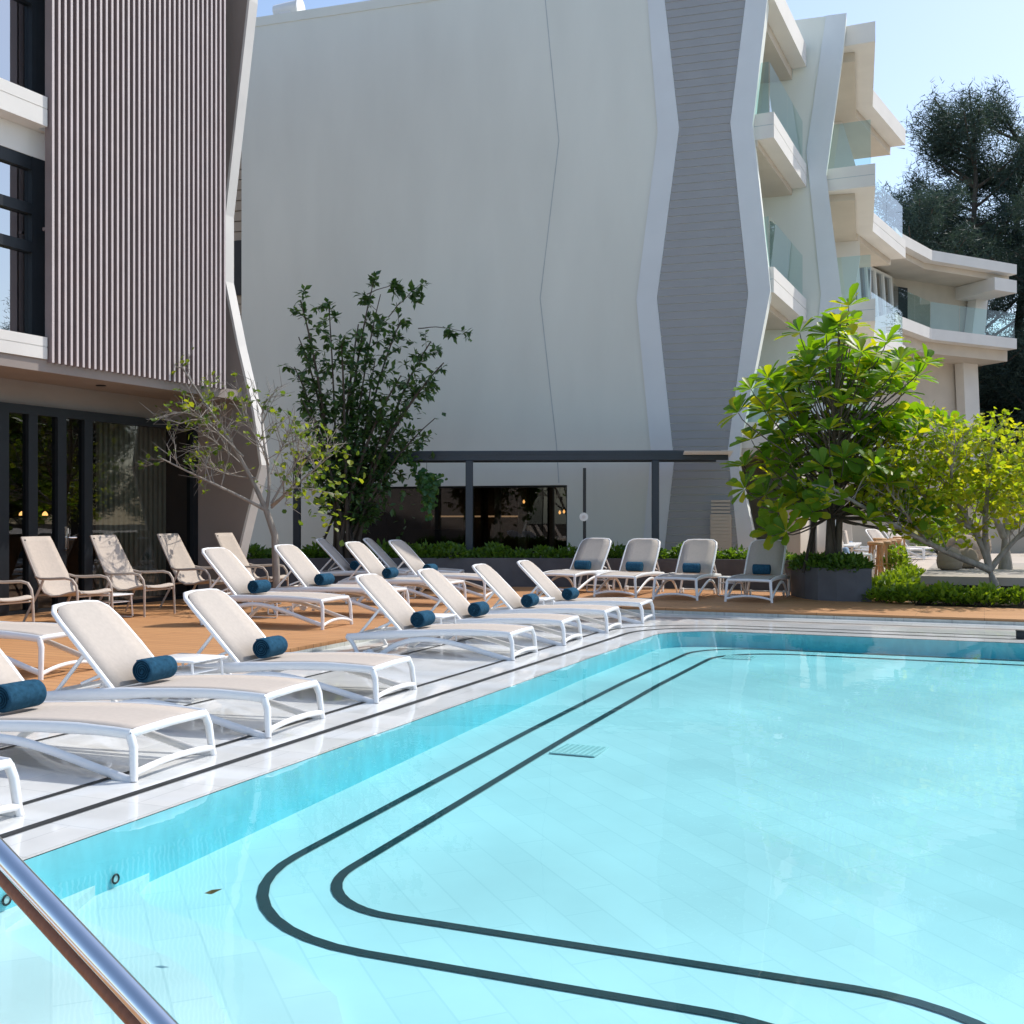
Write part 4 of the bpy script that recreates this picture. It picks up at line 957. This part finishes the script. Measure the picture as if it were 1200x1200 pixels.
spread_tree('spreading_tree','small yellow green spreading tree with pale crooked limbs, nearest at the right edge',Y3,
 [([B,Pt(1168,690,Y3),K],.11),([K,Pt(1140,658,Y3-.1),Pt(1105,650,Y3-.2),Pt(1070,628,Y3-.3),Pt(1020,600,Y3-.4),Pt(975,572,Y3-.5)],.06),([K,Pt(1155,640,Y3),Pt(1140,620,Y3),Pt(1120,580,Y3+.1),Pt(1090,545,Y3+.2)],.06),
  ([K,Pt(1152,630,Y3),Pt(1150,590,Y3-.1),Pt(1165,560,Y3-.2),Pt(1160,530,Y3-.2)],.055),([K,Pt(1180,640,Y3),Pt(1205,615,Y3),Pt(1240,590,Y3)],.05),([Pt(1140,620,Y3),Pt(1100,600,Y3+.3),Pt(1060,560,Y3+.4),Pt(1040,540,Y3+.4)],.035),([Pt(1150,600,Y3),Pt(1185,560,Y3+.3),Pt(1200,530,Y3+.3)],.035),([Pt(1120,590,Y3),Pt(1110,560,Y3-.5),Pt(1120,520,Y3-.6)],.03),([Pt(1090,640,Y3),Pt(1060,600,Y3-.3),Pt(1030,560,Y3-.4)],.025)],
 (Pt(1138,560,Y3).x,Pt(1138,562,Y3).z,1.75,1.3,.95), 3000, .11, 11)
Y4 = 21.6
B = Pt(1178,668,Y4); B.z = .35
spread_tree('spreading_tree','yellow green tree on the stone platform behind the nearest spreading tree',Y4,
 [([B,Pt(1179,650,Y4),Pt(1177,628,Y4)],.14),([Pt(1177,630,Y4),Pt(1165,600,Y4),Pt(1140,570,Y4),Pt(1120,540,Y4)],.07),([Pt(1177,630,Y4),Pt(1200,600,Y4),Pt(1230,570,Y4),Pt(1240,540,Y4)],.07),([Pt(1177,630,Y4),Pt(1180,590,Y4+.3),Pt(1190,540,Y4+.3)],.06)],
 (Pt(1195,560,Y4).x,Pt(1195,555,Y4).z,1.9,1.3,1.0), 1500, .14, 12)
random.seed(5)

# --- hanging vine in front of the window
q = Pt(500,560,22.62); t = thing('hanging_vine','green trailing vine hanging in front of the dark window','hanging plant',(q.x,q.y,2.5))
b = MB(); b.tube([(-.65,.0,.10),(-.45,0,.04),(-.2,0,-.25),(0,0,-.42)],[.007]*4,4); b.tube([(0,0,0),(0,0,-.45)],.004,4); b.build('stem', M['dark_bark'], t)
b = MB()
for _ in range(70): a = random.uniform(0,1); leaf_round(b, V((-.62+.6*a,random.uniform(-.06,.06),.06-.45*a*a))+rv()*.08, rv()+V((0,0,-.5)), random.uniform(.07,.13), V((0,-1,.4))+rv()*.5)
for _ in range(480):
    z = -.25-abs(random.gauss(0,.34)); r = .26*max(.12,1+z*.75); leaf_round(b, V((random.gauss(.05,r*.55),random.gauss(0,.12),max(z,-1.15))), rv()+V((0,0,-1.2)), random.uniform(.06,.12), V((0,-1,.3))+rv()*.6)
b.build('foliage', M['leaf_fern'], t, 0, False)

# --- shrubs
def make_shrub(mat, n, r, h, L, label, cat='shrub', name='low_shrub'):
    t = thing(name,label,cat); b = MB(); s = MB()
    for _ in range(9):
        d = (rv()+V((0,0,1.3))).normalized(); s.tube([(0,0,0),d*h*.8],[.008,.004],4)
    s.build('stems', M['dark_bark'], t, 0, False)
    for _ in range(n):
        a = random.uniform(0,6.283); rr = r*math.sqrt(random.random()); z = h*(1-.55*(rr/r)**2)*(.12+.88*random.random()**.6)
        p = V((rr*math.cos(a),rr*math.sin(a),z)); leaf4(b, p, V((math.cos(a)*.6,math.sin(a)*.6,.7))+rv()*.7, random.uniform(.7,1.2)*L, L*.30, V((0,0,1))+rv()*.6)
    b.build('foliage', mat, t, 0, False); return t
SH = [make_shrub(M['leaf_shrub'],420,.40,.34,.11,'low leafy green shrub growing in the long dark grey planter') for _ in range(3)]
k = 0; GS = 'low shrubs growing in the long planter'
cent = [(-5.6,21.9),(-5.15,22.1),(-4.7,22.3),(-4.2,22.4),(-3.9,22.5),(-2.6,22.5)]+[(-2.2+.47*i,22.42) for i in range(12)]+[(3.55,21.95),(4.0,21.85),(4.4,21.7),(4.8,21.5),(5.1,21.2)]
for i,(x,y) in enumerate(cent):
    if abs(x-(-.83)) < .12: x += .2
    o = SH[i] if i < 3 else copy_tree(SH[random.randint(0,2)])
    o.location = (x,y+random.uniform(-.05,.1),.45); o.rotation_euler = (0,0,random.uniform(0,6.28)); s = random.uniform(.75,1.1); o.scale = (s,s,s*random.uniform(.8,1.1)); o['group'] = GS
S2 = make_shrub(M['leaf_shrub'],520,.36,.30,.10,'dense green shrub filling the round planter at the tree foot'); GP = 'shrubs in the round planter'
for i,(x,y) in enumerate(((5.45,18.45),(5.2,18.7),(5.62,18.75),(5.05,18.95),(5.5,19.15))):
    o = S2 if i == 0 else copy_tree(S2); o.location = (x,y,.43); o.rotation_euler = (0,0,i*1.3); o['group'] = GP
S3 = [make_shrub(M['leaf_cover'],190,.27,.26,.12,'lime green low shrub in the bed between deck and stone platform',name='lime_shrub') for _ in range(2)]
GL = 'lime green shrubs in the bed right of the round planter'
spots = []
for i in range(8):
    px = 1036+18*i+random.uniform(-3,3); x_ = (px-CX)/FOC; v = 18.8+random.uniform(-.08,.12); Y = v/(POOL.s*x_+POOL.c); spots.append((x_*Y,Y))
for i in range(22):
    p = POOL.w(-1.5+random.uniform(-.28,.22), 19.1+7.4*i/21); spots.append((p.x,p.y))
x_ = (1197-CX)/FOC; spots.append((x_*18.9/(POOL.s*x_+POOL.c),18.9/(POOL.s*x_+POOL.c)))
for i,(x,y) in enumerate(spots):
    o = S3[i] if i < 2 else copy_tree(S3[i%2]); o.location = (x,y,-.02); o.rotation_euler = (0,0,random.uniform(0,6.28)); s = random.uniform(.8,1.2); o.scale = (s,s,s); o['group'] = GL
S4 = make_shrub(M['leaf_cover'],300,.28,.75,.14,'rounded lime green bush beside the bean bags',name='lime_shrub'); p = at(1098,652); S4.location = (8.75,25.6,0)

b = MB(); b.add(P3([(-2.0,18.36),(15,18.36),(15,20.8),(-.9,20.8),(-.9,27),(-1.95,27)],-.006),[(0,1,2,3,4,5)]); struct(b.build('planting_bed', M['soil'], smooth=0))
# ------------------------------------------------------------------ stone platform with bean bags, far seating
t = thing('stone_platform','low grey beige stone platform with stepped front edge under the spreading trees','platform')
def pslab(b, u0, u1, v0, v1, z0, z1): b.slab([POOL.w(u0,v0)[:2],POOL.w(u1,v0)[:2],POOL.w(u1,v1)[:2],POOL.w(u0,v1)[:2]], z0, z1)
b = MB(); pslab(b,-1.0,14,20.35,27.0,.22,.36); b.build('top_slab', M['platform'], t, 0)
b = MB(); pslab(b,-.8,14,20.6,26.8,-.015,.218); b.build('plinth', M['dark_frame'], t, 0)
b = MB(); pslab(b,1.3,14,19.95,20.58,-.015,.11); b.build('lower_step', M['platform'], t, 0)
def bag(label, c, r, h, tilt):
    t = thing('bean_bag',label,'bean bag',c, random.uniform(0,3)); b = MB(); prof = [(r*.55,0),(r*.9,h*.08),(r,h*.32),(r*.97,h*.55),(r*.80,h*.80),(r*.48,h*.96),(r*.12,h)]
    b.lathe(prof,20); o = b.build('cushion', M['bag'], t, 80); o.rotation_euler = (0,R(tilt),0); b = MB(); b.tube([(0,0,h*.98),(0,0,h*1.06)],.025,8); b2 = b.build('handle', M['bag'], t)
    b = MB(); b.tube([(r*1.0*math.cos(a*.314),r*1.0*math.sin(a*.314),h*.42) for a in range(20)],.008,5,True); b.build('piping', M['bag'], t)
Gx = 'taupe bean bags on the platform'
bag('taupe bean bag at the front corner of the platform, leftmost',at(1113,668,.36),.24,.44,0); bag('taupe bean bag lying just right of the leftmost one',at(1135,666,.36),.22,.40,12); bag('large taupe bean bag slumped behind the two small ones',at(1130,657,.36),.42,.60,0); bag('taupe bean bag at the back nearest the trunk',at(1143,655,.36),.36,.75,0)
# dining terrace: wooden stools, armchairs, table
def make_stool():
    t = thing('wooden_stool','tmp','stool'); b = MB(); b.lathe([(.15,.50),(.16,.51),(.16,.54),(.14,.55)],14); b.build('seat', M['bamboo'], t)
    for k in range(4):
        a = k*1.571+.78; b = MB(); b.tube([(.11*math.cos(a),.11*math.sin(a),.5),(.17*math.cos(a),.17*math.sin(a),0)],.024,7); b.build('leg', M['bamboo'], t)
    b = MB(); b.tube([(.145*math.cos(a*.524),.145*math.sin(a*.524),.2) for a in range(12)],.012,6,True); b.build('ring', M['bamboo'], t); return t
ST = make_stool(); pos = [(1026,679),(1035,676),(1042,673),(1049,669),(1031,668),(1054,664)]
for i,(px,py) in enumerate(pos):
    o = ST if i==0 else copy_tree(ST); p = at(px,py); o.location = (p.x,p.y,0); o.rotation_euler = (0,0,i); o['label'] = 'orange brown wooden stool in the row behind the round planter'; o['group'] = 'wooden stools on the dining terrace'; o.scale = (1.1,1.1,1.5)
def make_armchair():
    t = thing('armchair','tmp','armchair'); b = MB(); b.box((0,0,.40),(.6,.6,.12),None,.03); b.build('seat', M['white_cushion'], t,60); b = MB(); b.box((-.28,0,.72),(.08,.58,.62),Matrix.Rotation(R(-10),3,'Y'),.03); b.build('backrest', M['chair_sling'], t,60)
    b = MB(); b.box((-.18,0,.58),(.14,.46,.34),Matrix.Rotation(R(-12),3,'Y'),.05); b.build('cushion', M['blue_cushion'], t,60)
    for s in (-1,1):
        b = MB(); b.tube([(-.28,s*.31,.62),(.3,s*.31,.60),(.31,s*.31,0)],.022,7); b.build('arm', M['frame'], t); b = MB(); b.tube([(-.28,s*.31,.62),(-.33,s*.31,0)],.02,7); b.build('leg', M['frame'], t)
    return t
AC = make_armchair()
for i,(X,Y,l) in enumerate(((6.95,22.8,'pale armchair with blue cushion, nearest behind the round planter'),(7.9,25.6,'pale armchair with blue cushion, middle of the dining chairs'),(8.7,28.3,'pale armchair with blue cushion, farthest of the dining chairs'))):
    o = AC if i==0 else copy_tree(AC); o.location = (X,Y,0); o.rotation_euler = (0,0,R(-20)); o['label'] = l; o['group'] = 'dining armchairs on the terrace'
t = thing('dining_table','long white topped table beside the wooden stools','table',(7.55,25.6,0),R(-20)); b = MB(); b.box((0,0,.73),(.6,3.2,.05),None,.01); b.build('table_top', M['frame'], t, 0)
for sx in (-.25,.25):
    for sy in (-1.4,1.4): b = MB(); b.box((sx,sy,.35),(.05,.05,.70)); b.build('leg', M['frame'], t, 0)
for i,(X,Y,l) in enumerate(((12.7,35.5,'far white lounger beyond the lime bush, left of a pair'),(13.6,36.5,'far white lounger beyond the lime bush, right of a pair'))):
    lounger(False, V((X,Y,0)), R(-60), l, 'far loungers beyond the terrace')
# low shaded walls and kerbs across the far terrace
t = thing('garden_wall','low beige wall at the back of the dining terrace','wall'); b = MB(); b.box((15,44,.9),(24,.4,1.9)); b.build('wall', M['cream'], t, 0); b = MB(); b.box((15,43.75,1.9),(24.4,.6,.1)); b.build('coping', M['platform'], t, 0)
for i,(X,Y,s) in enumerate(((17.5,31,1.5),(20.5,33,1.7),(15.5,41,1.8),(20,40,2.2),(24,38,2.2))):
    o = copy_tree(S4); o.location = (X,Y,0); o.scale = (s*1.6,s*1.6,s); o['label'] = 'large lime green bush at the back of the terrace beyond the platform'; o['group'] = 'bushes at the back of the terrace'
# ground floor shop front under the balconies
t = HB
b = MB(); b.slab([(6.3,24.6),(7.9,28.0),(7.6,28.2),(6.0,24.8)],-.02,2.85); b.build('ground_floor_wall', M['cream'], HB, 0)
b = MB(); b.slab([(6.28,24.3),(9.6,31.5),(9.3,31.7),(5.98,24.5)],2.6,2.8); b.build('fascia_beam', M['dark_frame'], HB, 0)
b = MB(); b.slab([(6.9,25.6),(7.03,25.95),(6.8,26.05),(6.67,25.7)],-.02,2.6); b.build('column', M['black'], HB, 0)

# ------------------------------------------------------------------ feathery trees behind
def make_casuarina(seed, H, wid):
    random.seed(seed); t = thing('feathery_tree','tmp','tree'); wd = MB(); lf = MB()
    trunk = limb_pts((0,0,0),(random.uniform(-.6,.6),random.uniform(-.6,.6),H*.90),0,.03,9); wd.tube(trunk,[.36*(1-.9*i/9)+.02 for i in range(10)],7)
    for k in range(84):
        f = random.uniform(.10,.97) if k > 4 else 1.0; p, d = along(trunk,f); a = random.uniform(0,6.283); L = wid*(1.08-f)**.6*random.uniform(.45,1.05)+.7
        tip = p+V((math.cos(a)*L,math.sin(a)*L,L*random.uniform(.35,.9))); pts = bezier([p,p.lerp(tip,.5)+V((0,0,-.12*L)),tip],6); wd.tube(pts,[.07*(1-.8*i/6)+.01 for i in range(7)],4)
        for _ in range(int(9+L*4.5)):
            c, dd = along(pts,random.uniform(.3,1)); c = c+rv()*.35
            ax = (dd*.5+rv()*.6+V((0,0,.55))).normalized()
            for _ in range(34):
                q = c+rv()*random.uniform(.05,.62)+ax*random.uniform(-.2,.5); e = (ax+rv()*.9).normalized(); l = random.uniform(.22,.5); s = e.cross(rv()).normalized()*random.uniform(.014,.028)
                lf.add([q-s,q+s,q+e*l+V((0,0,-.1))],[(0,1,2)])
    wd.build('trunk', M['dark_bark'], t, 60, False); lf.build('crown', M['leaf_pine'], t, 0, False); return t
CA = [make_casuarina(21,22,6.2), make_casuarina(22,21,5.8), make_casuarina(23,19,6.8)]
GT = 'tall feathery trees behind the hotel wing'
cas = [(0,(27.6,66,-1),1.27,'tall dark feathery tree, highest one against the sky at the right'),(1,(30.6,68,-1),1.34,'tall dark feathery tree cut by the right edge, behind the highest one'),(2,(22.8,63,-1),1.10,'dark feathery tree, lower one just right of the roof corner'),(2,(29.0,60,-1),1.05,'broad dark feathery tree in front of the right edge, above the curved roof'),(0,(33.0,60,-1),1.1,'dark feathery tree rising at the right edge beside the curved roof end'),(1,(26.0,70,-1),1.10,'dark feathery tree filling the gap behind the two tallest ones')]
for i,(k,p,s,l) in enumerate(cas):
    o = CA[k] if i < 3 else copy_tree(CA[k]); o.location = p; o.rotation_euler = (0,0,i*1.7); o.scale = (s,s,s); o['label'] = l; o['group'] = GT
for i,(p,s) in enumerate((((31,60.5,-1),.62),((34,62,-1),.7),((29.5,64,-1),.66),((27.5,62.5,-1),.55))):
    o = copy_tree(CA[i%3]); o.location = p; o.rotation_euler = (0,0,i*2.1); o.scale = (s*1.25,s*1.25,s); o['label'] = 'dark lower feathery tree massed beneath the tall ones beside the curved wing'; o['group'] = 'lower trees beside the curved wing'
for i,(p,s) in enumerate((((34,30,-1),.8),((39,22,-1),.7),((37,38,-1),.75),((31,20,-1),.6),((36,14,-1),.65),((42,30,-1),.8))):
    o = copy_tree(CA[i%3]); o.location = p; o.rotation_euler = (0,0,i*2.4); o.scale = (s,s,s); o['label'] = 'feathery tree across the pool, seen only as a reflection in the upstairs windows'; o['group'] = 'trees reflected in the windows'

# ------------------------------------------------------------------ light and camera
w = bpy.data.worlds.new('World'); scene.world = w; w.use_nodes = True; nt = w.node_tree
sky = nt.nodes.new('ShaderNodeTexSky'); sky.sky_type = 'NISHITA'; sky.sun_disc = False
AZ, EL = 58.0, 52.0
sky.sun_elevation = R(EL); sky.sun_rotation = R(AZ); sky.air_density = 1.0; sky.dust_density = 1.2; sky.ozone_density = .6
nt.links.new(sky.outputs[0], nt.nodes['Background'].inputs[0]); nt.nodes['Background'].inputs[1].default_value = .15
s = bpy.data.lights.new('Sun','SUN'); s.energy = 2.9; s.angle = R(.55); s.color = (1,.955,.88)
so = bpy.data.objects.new('Sun', s); COL.objects.link(so)
d = V((math.sin(R(AZ))*math.cos(R(EL)), math.cos(R(AZ))*math.cos(R(EL)), math.sin(R(EL)))); so.rotation_euler = d.to_track_quat('Z','Y').to_euler()
cam = bpy.data.cameras.new('Camera'); co = bpy.data.objects.new('Camera', cam); COL.objects.link(co)
co.location = (0,0,EYE); co.rotation_euler = (R(90),0,0); cam.sensor_width = 36; cam.lens = FOC/1200*36; cam.shift_y = (HOR-600)/1200; cam.clip_end = 2000; cam.clip_start = .05
scene.camera = co
vs = scene.view_settings; vs.view_transform = 'Standard'; vs.look = 'None'; vs.exposure = 0.5; vs.gamma = 1
scene.render.engine = 'CYCLES'
